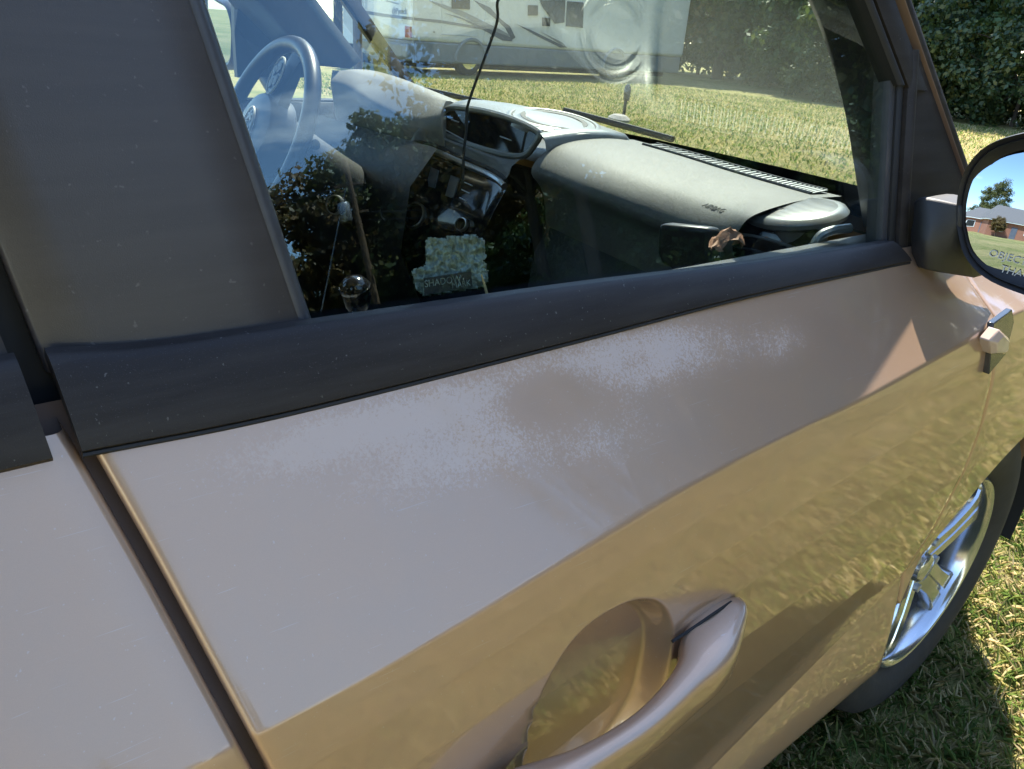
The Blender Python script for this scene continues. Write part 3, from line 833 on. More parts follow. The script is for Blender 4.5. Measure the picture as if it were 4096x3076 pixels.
# defroster vent: frame and ribs set into the dash top
v0 = [(rA[i]*.74+rB[i]*.26) for i in range(4, 37)]; v1 = [(rA[i]*.96+rB[i]*.04) for i in range(4, 37)]
up = A(0, 0, .0052)
obj('defroster_slot', MB().grid([[p+up for p in v0], [(p+q_)/2+up for p, q_ in zip(v0, v1)], [p+up for p in v1]]), M['dark_ink'], dash)
for p, q_ in list(zip(v0, v1))[1::1][:32]:
    m = (p+q_)/2; d = q_-p
    obj('vent_rib', MB().box(m+up+A(0, 0, .0008), (.0034, np.linalg.norm(d)*.96, .0012), (np.cross(d, A(0, 0, 1)), d, A(0, 0, 1))), M['rib'], dash, smooth=False)
b = MB(); b.tube([p+up for p in v0], .003, 6); b.tube([p+up for p in v1], .003, 6)
obj('vent_frame', b, M['plastic'], dash)
a0, an = padhit(2855, 832); ax_ = unit(padhit(2898, 846)[0]-padhit(2812, 818)[0])
text('airbag_lettering', 'AIRBAG', M['dark_ink'], dash, a0+an*.0006, ax_, np.cross(an, ax_), .0125, .0003, .2)
# round tweeter pod and the corner vent under it
tc = X(3186, 846, -.287); tax = unit(A(-.10, -.16, 1))
b = MB().lathe([(.002, .006), (.055, .0065), (.060, .006), (.066, .004), (.0705, -.002), (.069, -.008), (.060, -.012), (.045, -.018), (.043, -.05)], tc, tax, 48)
obj('tweeter_ring', b, M['silverp'], dash, ang=50)
m, t, o = nt('speaker_grille'); oc = objco(t)
vv = N(t, 'ShaderNodeTexVoronoi', feature='F1'); vv.inputs['Scale'].default_value = 330; vv.inputs['Randomness'].default_value = 0
t.links.new(oc, vv.inputs['Vector'])
pbsdf(t, o, Base_Color=ramp(t, vv.outputs['Distance'], [(.25, (.006, .006, .006)), (.38, (.10, .10, .095))]), Roughness=.4, Metallic=.4)
M['grille'] = m
obj('tweeter_grille', MB().lathe([(.001, .0105), (.03, .0095), (.050, .0075), (.056, .0062)], tc, tax, 48), M['grille'], dash)
vl = [X(2985, 868, -.335), X(3080, 880, -.30), X(3190, 910, -.265), X(3262, 935, -.235)]
top_ = spline(vl, 12)
rws = [[p+A(0, .05, .010) for p in top_], [p+A(0, .012, .006) for p in top_], top_, [p+A(-.004, -.010, -.02) for p in top_], [p+A(-.010, -.016, -.045) for p in top_], [p+A(-.018, -.010, -.085) for p in top_]]
obj('corner_vent', MB().grid(rws), M['black'], dash)
for k, dz in enumerate((-.024, -.044, -.062)):
    obj('vent_vane', MB().tube([p+A(-.005-.003*k, -.014, dz) for p in top_], .0022, 6), M['silverp' if k < 1 else 'plastic'], dash)
b = MB(); b.tube(spline([top_[0]+A(-.02, -.012, -.075), top_[0]+A(-.010, -.004, -.02), top_[0]+A(0, .004, .006), top_[4]+A(0, .01, .012), top_[8]+A(0, .016, .012)], 24), .0055, 8)
obj('vent_bezel', b, M['satin'], dash)
b = MB(); b.tube(spline([X(3240, 1030, -.19), X(3270, 955, -.185), X(3320, 925, -.18), X(3400, 912, -.17)], 16), .006, 8)
obj('vent_trim', b, M['silverp'], dash)
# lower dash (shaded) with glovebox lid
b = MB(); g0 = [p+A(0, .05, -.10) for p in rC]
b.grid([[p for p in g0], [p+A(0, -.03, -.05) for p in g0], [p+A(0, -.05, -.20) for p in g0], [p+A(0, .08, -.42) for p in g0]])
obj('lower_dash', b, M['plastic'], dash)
gb = [X(2692, 885, -.40), X(2900, 905, -.33), X(2905, 1130, -.33), X(2760, 1075, -.385), X(2700, 1045, -.40), X(2685, 1000, -.405)]
obj('glovebox_lid', MB().slab([p+A(0, -.035, 0) for p in gb], (0, .03, 0)), M['satin'], dash, bevel=.008, seg=3)
# centre pod with its screen
bk = rail([(1840, 412, -1.10), (1900, 402, -1.05), (2050, 415, -1.0), (2300, 470, -.88), (2500, 535, -.765)], 30)
br = rail([(1764, 446, -1.05), (1820, 428, -1.03), (1878, 433, -1.0), (2048, 473, -.89), (2137, 516, -.82), (2172, 546, -.77)], 30)
rows = [[p+A(0, .04, -.03) for p in bk], bk]
for s in (.25, .5, .75): rows.append([bk[i]*(1-s)+br[i]*s+A(0, 0, .007*math.sin(s*math.pi)) for i in range(30)])
rows += [br, [p+A(0, .003, -.006) for p in br]]
for r in rows:
    e = r[-1]; r = list(r)
rows = [list(r)+[r[-1]+A(.006, 0, -.006), r[-1]+A(.009, .005, -.03)] for r in rows]
obj('centre_pod', MB().grid(rows), M['silverp'], dash, ang=60)
spc = A(-.855, .985, 1.0635); spx = unit(A(.14, -.02, 1))
obj('centre_speaker', MB().lathe([(.001, .004), (.052, .0045), (.055, .003), (.060, .0045), (.066, .005), (.070, .0035), (.082, .003), (.088, .0045), (.093, .003), (.096, -.008)], spc, spx, 56), M['silverp'], dash, ang=25)
obj('speaker_groove', MB().lathe([(.056, .0050), (.066, .0056), (.0662, .0050), (.0562, .0044)], spc, spx, 56, closed=True), M['dark_ink'], dash)
obj('speaker_groove', MB().lathe([(.0805, .0040), (.0835, .0046), (.0836, .0040), (.0807, .0034)], spc, spx, 56, closed=True), M['dark_ink'], dash)
sc = [(1744, 494, -1.055), (1764, 529, -1.04), (1830, 558, -1.0), (1898, 584, -.955), (1970, 606, -.905), (2048, 622, -.86), (2097, 617, -.828), (2128, 582, -.80), (2150, 545, -.785), (2137, 522, -.80), (2048, 480, -.875), (1960, 453, -.945), (1878, 438, -1.0), (1812, 434, -1.03), (1769, 455, -1.05)]
scp = [X(*q) for q in sc]
scr_c = sum(scp)/len(scp); u_, s_, vt_ = np.linalg.svd(np.array(scp)-scr_c); snm = vt_[2]; snm = snm if snm[1] < 0 else -snm
flat = []
for q in sc:
    d = ray(q[0], q[1]); flat.append(CAM+d*((snm@(scr_c-CAM))/(snm@d)))
flat_s = spline(flat+[flat[0]], 61)[:-1]
fc = flat_s.mean(0)
obj('screen', MB().slab([p+snm*.001 for p in flat_s], -snm*.01), M['screen'], dash, smooth=False)
b = MB(); b.tube([fc+(p-fc)*1.035 for p in np.vstack([flat_s, flat_s[:2]])], .0065, 8, cap=False)
obj('screen_bezel', b, M['silverp'], dash)
for (a, c, a2, c2) in ((1805, 479, 1835, 488), (2000, 545, 2045, 562), (1755, 505, 1860, 562)):
    k = [CAM+ray(*q)*((snm@(scr_c+snm*.004-CAM))/(snm@ray(*q))) for q in ((a, c), (a2, c2))]
    obj('screen_mark', MB().tube(k, .0012, 4), M['grey_ink'], dash)
lo1 = rail([(1735, 478, -1.065), (1748, 520, -1.05), (1800, 560, -1.02), (1898, 592, -.955), (2048, 634, -.86), (2110, 630, -.815)], 30)
st_t = rail([(1640, 572, -1.09), (1668, 548, -1.075), (1740, 558, -1.04), (1850, 605, -.97), (1960, 650, -.89), (2010, 678, -.845), (2034, 700, -.815)], 30)
obj('pod_skirt', MB().grid([[p+A(0, .012, .006) for p in lo1], lo1, [(p*.7+q_*.3)+A(0, -.006, .006) for p, q_ in zip(lo1, st_t)], [(p*.3+q_*.7)+A(0, -.007, .006) for p, q_ in zip(lo1, st_t)], st_t, [p+A(.002, -.005, -.004) for p in st_t], [p+A(.002, -.004, -.010) for p in st_t]]), M['dashtop'], dash, ang=80)
obj('stack_seam', MB().tube(st_t+A(.002, -.006, -.010), .0045, 8), M['rubber'], dash)
st2 = st_t+A(.005, -.012, -.019)
obj('stack_trim', MB().tube(st2, .0065, 8), M['silver'], dash)
lowr = rail([(1540, 860, -1.06), (1600, 905, -1.02), (1720, 960, -.95), (1850, 1010, -.86), (1900, 1020, -.82)], 30)
obj('stack_face', MB().grid([[p+A(0, .006, -.004) for p in st2], [(p*.6+q_*.4) for p, q_ in zip(st2, lowr)], lowr, [p+A(0, .12, -.25) for p in lowr]]), M['black'], dash, ang=60)
def stackpt(px, py, d=.004):
    n = unit(A(.25, -.85, .45)); c = n@((st2[15]+lowr[15])/2); return on(px, py, n, c+d), n
for (a, c, a2, c2) in ((1655, 652, 1685, 665), (1645, 680, 1675, 693), (1634, 708, 1664, 720), (1858, 729, 1890, 743), (1846, 758, 1878, 773), (1838, 790, 1866, 804)):
    p0_, n_ = stackpt(a, c); p1_, n_ = stackpt(a2, c2)
    obj('button_mark', MB().tube([p0_, p1_], .0011, 4), M['white_ink'], dash)
for qd in (((1725, 669), (1752, 680), (1738, 752), (1702, 742)), ((1803, 700), (1836, 712), (1812, 792), (1780, 782))):
    pp = [stackpt(*q)[0] for q in qd]; obj('stack_button', MB().slab(pp, -n_*.004), M['silverp'], dash, smooth=False)
for (px, py, r_, k) in ((1578, 842, .027, 1), (1668, 868, .027, 1), (1580, 785, .012, 0), (1858, 905, .013, 0), (1352, 822, .019, 1)):
    p_, n_ = stackpt(px, py, .002)
    if px == 1352: p_ = X(px, py, -1.08); n_ = unit(A(.45, -.85, .3))
    obj('knob', MB().lathe([(r_*1.0, -.004), (r_*1.0, .010), (r_*.92, .014), (r_*.86, .0135), (r_*.84, .006), (r_*.4, .006), (.001, .006)], p_, n_, 30), M['black'], dash)
    obj('knob_ring', MB().lathe([(r_*1.02, .006), (r_*1.0, .0145), (r_*.90, .0155), (r_*.87, .013)], p_, n_, 30, closed=True), M['silver'], dash)
# instrument hood and the dash behind it
h1 = rail([(1335, 285, -1.56), (1420, 277, -1.46), (1500, 284, -1.38), (1600, 312, -1.26), (1700, 352, -1.16), (1800, 404, -1.07)], 30)
h2 = rail([(1325, 312, -1.47), (1400, 335, -1.37), (1480, 385, -1.28), (1590, 440, -1.17), (1680, 463, -1.09), (1765, 447, -1.03)], 30)
rows = [[p+A(0, .10, -.03) for p in h1], h1, [(p+q_)/2+A(0, 0, .010) for p, q_ in zip(h1, h2)], h2, [p+A(.012, -.008, -.010) for p in h2], [p+A(.018, -.008, -.03) for p in h2], [p+A(.02, 0, -.09) for p in h2], [p+A(.02, .03, -.2) for p in h2]]
b = MB().grid(rows); b.f += [tuple(k*30+29 for k in range(len(rows))), tuple(k*30 for k in range(len(rows)))]
obj('instrument_hood', b, M['dashtop'], dash, ang=60)
b = MB(); b.grid([[A(x, y, 1.0) for y in (.90, .96, 1.05, 1.258-.197*(x-XM)**2-.02)] for x in np.linspace(-1.62, -.74, 14)])
b.grid([[A(x, y, z) for y, z in ((.80, 1.0), (.74, .93), (.72, .80), (.80, .62), (.95, .45))] for x in np.linspace(-1.62, -.98, 6)])
obj('dash_body', b, M['plastic'], dash)
# steering wheel, turned a quarter to the right
sw = empty('steering_wheel', (0, 0, 0), car)
SC = A(-1.2, .535, 1.002); SN = unit(A(0, -math.cos(math.radians(25)), math.sin(math.radians(25))))
SE = A(1, 0, 0); SU = np.cross(SN, SE)*1.0; SU = SU if SU[2] > 0 else -SU
R0 = .180
b = MB(); rows = []
for a in np.linspace(0, 2*math.pi, 64, endpoint=False):
    e = SE*math.cos(a)+SU*math.sin(a)
    rows.append([SC+e*(R0+.0155*math.cos(p))+SN*(.0155*math.sin(p)) for p in np.linspace(0, 2*math.pi, 14, endpoint=False)])
obj('wheel_rim', b.grid(rows, cu=True, cv=True), M['satin'], sw)
b = MB().lathe([(.001, .028), (.05, .027), (.072, .020), (.080, .006), (.078, -.03), (.05, -.05)], SC, SN, 40)
obj('airbag_cover', b, M['satin'], sw)
def onsw(a, r_, d): return SC+(SE*math.cos(a)+SU*math.sin(a))*r_+SN*d
for a, wd in ((math.radians(78), .030), (math.radians(258), .030), (math.radians(180), .026)):
    t_ = -SE*math.sin(a)+SU*math.cos(a)
    b = MB(); b.grid([[onsw(a, r_, d)+t_*w_*s for s, w_, d in ((-1, wd_, -.012), (-1, wd_, d0), (0, wd_, d0+.006), (1, wd_, d0), (1, wd_, -.012))] for r_, wd_, d0 in ((.055, wd*1.3, .012), (.10, wd, .008), (.14, wd*.8, .004), (.172, wd*.9, .0))], cu=False)
    obj('spoke', b, M['plastic'], sw)
pc = onsw(math.radians(78), .112, .018)
tr_ = -SE*math.sin(math.radians(78))+SU*math.cos(math.radians(78)); er_ = SE*math.cos(math.radians(78))+SU*math.sin(math.radians(78))
ell = lambda k, d: [pc+er_*.036*k*math.sin(a)+tr_*.022*k*math.cos(a)+SN*d for a in np.linspace(0, 2*math.pi, 36)]
obj('control_pad', MB().slab(ell(1, 0)[:-1], SN*.003), M['satin'], sw, smooth=False)
obj('control_pad_ring', MB().tube(ell(1, .003), .0021, 6, cap=False), M['white_ink'], sw)
for k in range(4):
    a = k*math.pi/2+.4
    c_ = pc+er_*.018*math.sin(a)+tr_*.011*math.cos(a)+SN*.004
    obj('control_button', MB().slab([c_+er_*.011*math.sin(p)+tr_*.0075*math.cos(p) for p in np.linspace(0, 2*math.pi, 14, endpoint=False)], SN*.0015), M['plastic'], sw, smooth=False)
# emblem: oval ring with K I A, reading downwards
ec = SC+SN*.031
eo = lambda k: [ec+SU*.040*k*math.cos(a)+SE*.021*k*math.sin(a) for a in np.linspace(0, 2*math.pi, 40)]
tilt = lambda l: l
obj('emblem_ring', MB().tube(eo(1), .0024, 6, cap=False), M['white_ink'], sw)
def letter(segs, off):
    b = MB()
    for (x0, y0, x1, y1) in segs:
        p0_ = ec-SU*(off+x0)+SE*y0+SN*.001; p1_ = ec-SU*(off+x1)+SE*y1+SN*.001
        d = p1_-p0_; b.box((p0_+p1_)/2, (np.linalg.norm(d), .0042, .0015), (d, np.cross(d, SN), SN))
    return b
H_ = .0105
for nm, segs, off in (('emblem_letter', [(0, -H_, 0, H_), (0, -.001, .012, H_), (.003, .001, .013, -H_)], -.026), ('emblem_letter', [(0, -H_, 0, H_)], -.001), ('emblem_letter', [(0, -H_, .007, H_), (.007, H_, .014, -H_)], .010)):
    obj(nm, letter(segs, off), M['white_ink'], sw, smooth=False)
obj('column', MB().tube([SC-SN*.03, SC-SN*.16+A(0, 0, -.03), SC-SN*.30+A(0, 0, -.06)], [.055, .06, .07], 20), M['plastic'], sw)
for sx_ in (1, -1):
    obj('stalk', MB().tube([SC-SN*.05, SC-SN*.05+A(.08*sx_, 0, .01), SC-SN*.045+A(.155*sx_, 0, .02)], [.008, .008, .010], 10), M['plastic'], sw)
# gear lever with a bright knob, console
cons = empty('centre_console', (0, 0, 0), car)
kp = X(1420, 1150, -.86)
obj('console_body', MB().box((XM, .45, .50), (.22, .80, .38)), M['plastic'], cons, bevel=.03, seg=3)
obj('lever', MB().tube([A(XM+.02, kp[1]+.03, .66), kp-A(0, 0, .04)], [.03, .014], 14), M['plastic'], cons)
obj('lever_knob', MB().lathe([(.012, -.05), (.022, -.035), (.028, -.01), (.026, .008), (.016, .019), (.002, .022)], kp, (0, -.15, 1), 28), M['black'], cons)
obj('lever_ring', MB().lathe([(.0285, -.004), (.0292, -.001), (.0285, .002), (.027, -.001)], kp+A(0, 0, .0), (0.1, -.25, 1), 28, closed=True), M['chrome'], cons)
obj('lever_boot', MB().lathe([(.035, -.005), (.036, .003), (.028, .008)], kp-A(0, 0, .09), (0, -.15, 1), 24), M['chrome'], cons)
# seats
for xs in (-.52, -1.26):
    s = empty('front_seat', (0, 0, 0), car)
    rows = [[A(xs+.25*t, y, z+.03*abs(t)**3) for t in np.linspace(-1, 1, 9)] for y, z in ((-.18, .50), (-.1, .53), (.1, .555), (.25, .56), (.36, .54), (.38, .48))]
    obj('seat_cushion', MB().thick(rows, (0, 0, -.14)), M['cabin'], s)
    rows = [[A(xs+.24*t*k, y-.03*(1-abs(t)**3), z) for t in np.linspace(-1, 1, 9)] for y, z, k in ((-.17, .55, 1), (-.24, .70, 1), (-.31, .88, .98), (-.37, 1.02, .92), (-.40, 1.12, .72))]
    obj('seat_back', MB().thick(rows, (0, -.11, 0)), M['cabin'], s)
    obj('headrest', MB().box((xs, -.47, 1.25), (.26, .09, .17)), M['cabin'], s, bevel=.03, seg=3)
# inner door panels, pillar trims, headliner
b = MB(); b.thick([[gp(y, 1.0, -.03)+A(-.02*k, 0, zz) for zz, k in ((.012, 0), (.0, 1), (-.06, 1.6), (-.3, 2.5), (-.66, 2))] for y in np.linspace(-.1, 1.12, 12)], (-.03, 0, 0))
obj('inner_door_panel', b, M['plastic'], car)
b = MB(); b.thick([[ml(gp(y, 1.0, -.03)+A(-.02*k, 0, zz)) for zz, k in ((.025, 0), (.0, 1), (-.06, 1.6), (-.3, 2.5), (-.66, 2))] for y in np.linspace(-.1, 1.12, 12)], (.03, 0, 0))
obj('inner_door_panel', b, M['plastic'], car)
pr1 = spline([X(3130, -300, -.36), X(3180, -130, -.32), X(3232, 0, -.29), X(3300, 170, -.265), (X(3392, 480, -.23)), X(3452, 760, -.205), X(3482, 905, -.195)], 24)
pr2 = spline([G(3380, -300, -.012), G(3430, -130, -.012), G(3478, 0, -.012), G(3540, 190, -.012), G(3548, 480, -.012), G(3552, 760, -.012), G(3552, 930, -.012)], 24)
obj('pillar_trim', MB().thick([[p+A(.02, .05, .02) for p in pr1], list(pr1), [(p*.7+q_*.3)+A(-.012, -.01, 0) for p, q_ in zip(pr1, pr2)], [(p*.3+q_*.7)+A(-.008, -.006, 0) for p, q_ in zip(pr1, pr2)], list(pr2)], (.004, .006, 0)), M['plastic'], car, ang=70)
pl1 = spline([X(900, -360, -1.50), X(1180, 0, -1.58), X(1290, 140, -1.60), X(1395, 275, -1.615)], 14)
pl2 = spline([X(700, -360, -1.55), X(956, 0, -1.625), X(1060, 120, -1.64), X(1180, 250, -1.65)], 14)
obj('pillar_trim', MB().thick([[p+A(-.03, .05, .02) for p in pl1], list(pl1), [(p+q_)/2+A(.012, -.012, 0) for p, q_ in zip(pl1, pl2)], list(pl2), [p+A(-.02, -.02, 0) for p in pl2]], (-.004, .006, 0)), M['dash'], car, ang=70)
b = MB().slab([X(*q) for q in ((935, -40, -1.655), (956, 0, -1.64), (1121, 187, -1.65), (1250, 310, -1.655), (950, 310, -1.66), (938, 130, -1.66))], (-.02, 0, 0))
obj('corner_sail', b, M['plastic'], car, smooth=False)
b = MB(); b.grid([[A(XM+t*.62, y, 1.50-.04*abs(t)**3) for t in np.linspace(-1, 1, 9)] for y in np.linspace(-2.0, .68, 6)])
obj('headliner', b, simple('headliner_cloth', (.30, .30, .28), .95), car)
# left door mirror
lm = [X(*q) for q in ((760, -90, -1.86), (800, 15, -1.86), (850, 60, -1.86), (872, 110, -1.86), (870, 160, -1.86), (855, 213, -1.86), (840, 150, -1.86), (800, -20, -1.86))]
P = [X(px, py, -1.86) for px, py in ((690, -20), (780, 12), (835, 32), (866, 75), (875, 120), (871, 165), (856, 218), (800, 240), (720, 190), (690, 90))]
P = [A(p[0]-(p[1]-.68)*.0, p[1], p[2]) for p in P]
Lc = sum(P)/len(P)
# the housing opens to the rear: build it across x
LP = spline([A(-1.86+(p[1]-Lc[1])*1.35, .70, p[2]) for p in P]+[A(-1.86+(P[0][1]-Lc[1])*1.35, .70, P[0][2])], 41)[:-1]
lc = LP.mean(0)
rg = lambda k, dy: [lc+(p-lc)*A(k, 1, k)+A(0, dy, 0) for p in LP]
b = MB(); b.grid([rg(1.05, .006), rg(1.2, .0), rg(1.3, .01), rg(1.28, .05), rg(1.0, .09), rg(.4, .11)], cu=True); b.f += [tuple(5*40+i for i in range(40))]
lmir = obj('side_mirror', b, M['satin'], car, ang=70)
obj('mirror_glass', MB().slab(rg(1.08, .004), (0, .003, 0)), M['mirror'], lmir, smooth=False)
obj('mirror_arm', MB().tube([lc+A(.05, .05, -.06), lc+A(.13, .06, -.09), A(-1.66, lc[1]+.08, 1.0)], .022, 10), M['satin'], lmir)
# wipers
for x0, x1 in ((-1.05, -.74), (-1.6, -1.22)):
    wp = [W(x, .066-.003*k)+A(0, .012, .012) for k, x in enumerate(np.linspace(x0, x1, 8))]
    obj('wiper', MB().tube(wp, .007, 6), M['rubber'], car)

# ---- loose things in the car
cb = spline([A(-.89, .60, 1.46), X(1972, -120, -.89), X(1988, 20, -.89), X(1990, 75, -.89), X(1972, 140, -.89), X(1930, 255, -.89), X(1886, 375, -.89), X(1868, 440, -.89), X(1866, 520, -.885), X(1855, 610, -.88), X(1852, 720, -.87)], 60)
tag(obj('charging_cable', MB().tube(cb, .0026, 8), M['rubber']), 'thin black cable hanging down in front of the windshield to the dash', 'cable')
# torn sticker on the inside of the window
rs = random.Random(3)
so = [(1703, 956), (1800, 947), (1907, 935), (1909, 951), (1921, 953), (1938, 957), (1944, 1033), (1928, 1041), (1942, 1050), (1955, 1112), (1937, 1148), (1800, 1168), (1696, 1186), (1661, 1154), (1655, 1120), (1644, 1083), (1682, 1069), (1704, 1062)]
def inside(x, y, poly):
    c = False
    for i in range(len(poly)):
        (x1, y1), (x2, y2) = poly[i], poly[i-1]
        if (y1 > y) != (y2 > y) and x < (x2-x1)*(y-y1)/(y2-y1)+x1: c = not c
    return c
b = MB(); idx = {}; nx, ny = 46, 36
for i in range(nx+1):
    for j in range(ny+1):
        x, y = 1640+320*i/nx, 930+262*j/ny
        dz = mnoise.noise(Vector((x*.045, y*.03, 1)))*.0035+mnoise.noise(Vector((x*.11, y*.09, 4)))*.0028
        idx[i, j] = len(b.v); b.v.append(tuple(G(x+rs.uniform(-2, 2), y+rs.uniform(-2, 2), -.011+dz)))
for i in range(nx):
    for j in range(ny):
        if inside(1640+320*(i+.5)/nx, 930+262*(j+.5)/ny, so): b.f.append((idx[i, j], idx[i+1, j], idx[i+1, j+1], idx[i, j+1]))
me = b.mesh('torn_sticker', True, 180); bm_ = bmesh.new(); bm_.from_mesh(me)
bmesh.ops.delete(bm_, geom=[v for v in bm_.verts if not v.link_faces], context='VERTS'); bm_.to_mesh(me); bm_.free()
stk = tag(link('torn_sticker', me, M['foil']), 'crinkled silver sticker with torn edges on the passenger window', 'sticker')
md = stk.modifiers.new('thickness', 'SOLIDIFY'); md.thickness = .0006
lbl = obj('sticker_label', MB().slab([G(a, c, -.0052) for a, c in ((1696, 1113), (1884, 1085), (1890, 1146), (1698, 1180))], -GN*.0004), M['dark_ink'], stk, smooth=False)
ex_ = unit(G(1890, 1108)-G(1696, 1138))
text('sticker_lettering', 'SHADOW', M['foil'], stk, G(1772, 1126, -.0046), ex_, GU, .0072, .0001)
text('sticker_lettering', 'MARK', M['foil'], stk, G(1845, 1137, -.0046), ex_, GU, .0064, .0001)
tag(obj('straw_stalk', MB().tube([G(1926, 1098, -.0045), G(1938, 1140, -.0048), G(1952, 1192, -.005)], [.0006, .0011, .0013], 6), M['straw']), 'tan straw stalk caught at the window sill beside the sticker', 'straw')
# dry curled leaf on the inner door
lf = X(2915, 945, -.235); b = MB(); rows = []
for i in range(14):
    r_ = []
    for j in range(10):
        u0, v0_ = i/13-.5, j/9-.5
        wdt = math.sqrt(max(0.02, 1-(2*u0)**2))
        r_.append(lf+A(.004*math.sin(9*u0)+v0_*.025*wdt, u0*.062+.004*rs.uniform(-1, 1), .012*math.cos(u0*5)*1.0-.028*abs(v0_)*wdt+rs.uniform(-.0025, .0025)))
    rows.append(r_)
lfo = tag(obj('dry_leaf', MB().thick(rows, (0, 0, -.0008)), M['leafbrown']), 'crumpled reddish brown dry leaf lying by the corner vent', 'leaf')

# ------------------------------------------------------------------ grass
def quads_mesh(name, V, per=4):
    """V: (n, per, 3) array of polygons"""
    n = len(V); me = bpy.data.meshes.new(name)
    me.vertices.add(n*per); me.vertices.foreach_set('co', V.reshape(-1).astype(np.float32))
    me.loops.add(n*per); me.loops.foreach_set('vertex_index', np.arange(n*per, dtype=np.int32))
    me.polygons.add(n); me.polygons.foreach_set('loop_start', np.arange(0, n*per, per, dtype=np.int32))
    me.polygons.foreach_set('loop_total', np.full(n, per, np.int32)); me.update(calc_edges=True); me.validate()
    return me
ng = np.random.default_rng(5)
def blades(n, x0, x1, y0, y1, ln, wd, clump=.35):
    base = np.stack([ng.uniform(x0, x1, n), ng.uniform(y0, y1, n), np.zeros(n)], 1)
    cx = np.sin(base[:, 0]*23+np.sin(base[:, 1]*17)*2)*np.cos(base[:, 1]*19+base[:, 0]*7)
    keep = ng.uniform(-1, 1, n) < cx+clump+.6
    base = base[keep]; n = len(base)
    a = ng.uniform(0, 2*math.pi, n); L = ln*ng.uniform(.5, 1.35, n)*(1+.25*cx[keep]); w = wd*ng.uniform(.6, 1.4, n)
    lean = ng.uniform(.55, 1.5, n)
    d = np.stack([np.cos(a), np.sin(a), np.zeros(n)], 1); sd = np.stack([-np.sin(a), np.cos(a), np.zeros(n)], 1)
    z = np.array([0, 0, 1.])
    m = base+d*(L*.5*np.sin(lean*.5))[:, None]+z*(L*.5*np.cos(lean*.5))[:, None]
    tip = m+d*(L*.5*np.sin(lean))[:, None]+z*(L*.5*np.cos(lean))[:, None]
    hw = (w/2)[:, None]
    return np.stack([base-sd*hw, base+sd*hw, m+sd*hw*.8, tip, m-sd*hw*.8], 1)
BL = [blades(62000, -.7, .75, .35, 3.3, .042, .0036), blades(130000, .05, 4.0, -.5, 6.0, .045, .0042), blades(14000, -1.6, .2, 2.2, 5, .055, .006),
      blades(60000, -17, 1.0, 6.0, 19.5, .06, .016, .2), blades(20000, .5, 9, 5, 16, .06, .016, .2)]
gm = quads_mesh('grass_blades', np.concatenate(BL), 5); gm.materials.append(M['blade'])
gr = link('grass', gm, None); tag(gr, 'short mixed green and straw coloured lawn grass around the car', 'grass', kind='stuff')

# ------------------------------------------------------------------ trees and shrubs
def crown_mesh(name, R, n, leaf, clumps, seed, mat, hollow=.35, spread=.23):
    r_ = np.random.default_rng(seed); R = A(*R)
    d = r_.normal(size=(clumps, 3)); d /= np.linalg.norm(d, axis=1)[:, None]
    rad = r_.uniform(hollow, 1, clumps)**.6
    cc = d*rad[:, None]*R*r_.uniform(.82, 1.12, (clumps, 1))
    k = r_.integers(0, clumps, n)
    sp = r_.uniform(.6, 1.4, clumps)[k][:, None]*spread*R.mean()
    off = r_.normal(size=(n, 3)); off /= np.linalg.norm(off, axis=1)[:, None]
    p = cc[k]+off*(r_.uniform(0, 1, (n, 1))**.45)*sp*A(1, 1, .7)
    nr = off+r_.normal(size=(n, 3))*.7+A(0, 0, .5); nr /= np.linalg.norm(nr, axis=1)[:, None]
    t = np.cross(nr, r_.normal(size=(n, 3))); t /= np.linalg.norm(t, axis=1)[:, None]; b_ = np.cross(nr, t)
    s = (leaf*r_.uniform(.35, 1.55, n))[:, None]
    V = np.stack([p-t*s*.5, p+b_*s*.32, p+t*s*.5, p-b_*s*.32], 1)
    me = quads_mesh(name, V, 4); me.materials.append(mat); return me, cc
def trunk_mesh(name, h, r0, cz, cc, seed, bend=.25, limbs=12, fork=.45):
    r_ = random.Random(seed); b = MB()
    top = A(r_.uniform(-bend, bend), r_.uniform(-bend, bend), cz*1.02)
    line = spline([A(0, 0, -.1), A(r_.uniform(-.1, .1), r_.uniform(-.1, .1), h*.33), A(*(top*.6+A(0, 0, 0))), top], 12)
    b.tube(line, np.linspace(r0, r0*.35, 12), 9)
    for i in range(min(limbs, len(cc))):
        tgt = A(0, 0, cz)+cc[i]; k = r_.randint(4, 10); st_ = line[k]
        mid = (st_*.5+tgt*.5)+A(r_.uniform(-.2, .2), r_.uniform(-.2, .2), r_.uniform(.0, .4))
        b.tube(spline([st_, mid, tgt], 8), np.linspace(r0*.38, r0*.06, 8), 6)
    return b.mesh(name)
KIND = {}
def variant(key, h, R, n, leaf, clumps, mat, r0, seed, hollow=.35, spread=.23, limbs=14):
    cz = h-R[2]*.92
    cm, cc = crown_mesh('crown', R, n, leaf, clumps, seed, M[mat], hollow, spread)
    tm = trunk_mesh('trunk', h, r0, cz, cc, seed, limbs=limbs)
    KIND[key] = (cm, tm, cz, mat)
variant('round', 8.5, (3.2, 3.2, 3.3), 24000, .24, 110, 'leafB', .20, 11)
variant('broad', 10.5, (4.2, 4.0, 4.2), 34000, .26, 150, 'leafA', .26, 12)
variant('airy', 11.0, (3.6, 3.6, 4.6), 7000, .20, 70, 'leafB', .17, 13, hollow=.15, spread=.17, limbs=40)
variant('tall', 13.0, (3.6, 3.6, 5.6), 22000, .24, 130, 'leafA', .24, 14)
variant('wood', 9.5, (3.4, 2.4, 4.6), 20000, .20, 120, 'leafC', .18, 15)
variant('bush', 2.6, (1.9, 1.5, 1.55), 17000, .105, 90, 'leafD', .05, 16, hollow=.3)
variant('scrub', 3.4, (2.0, 1.6, 2.0), 15000, .12, 80, 'leafC', .05, 17, hollow=.25)
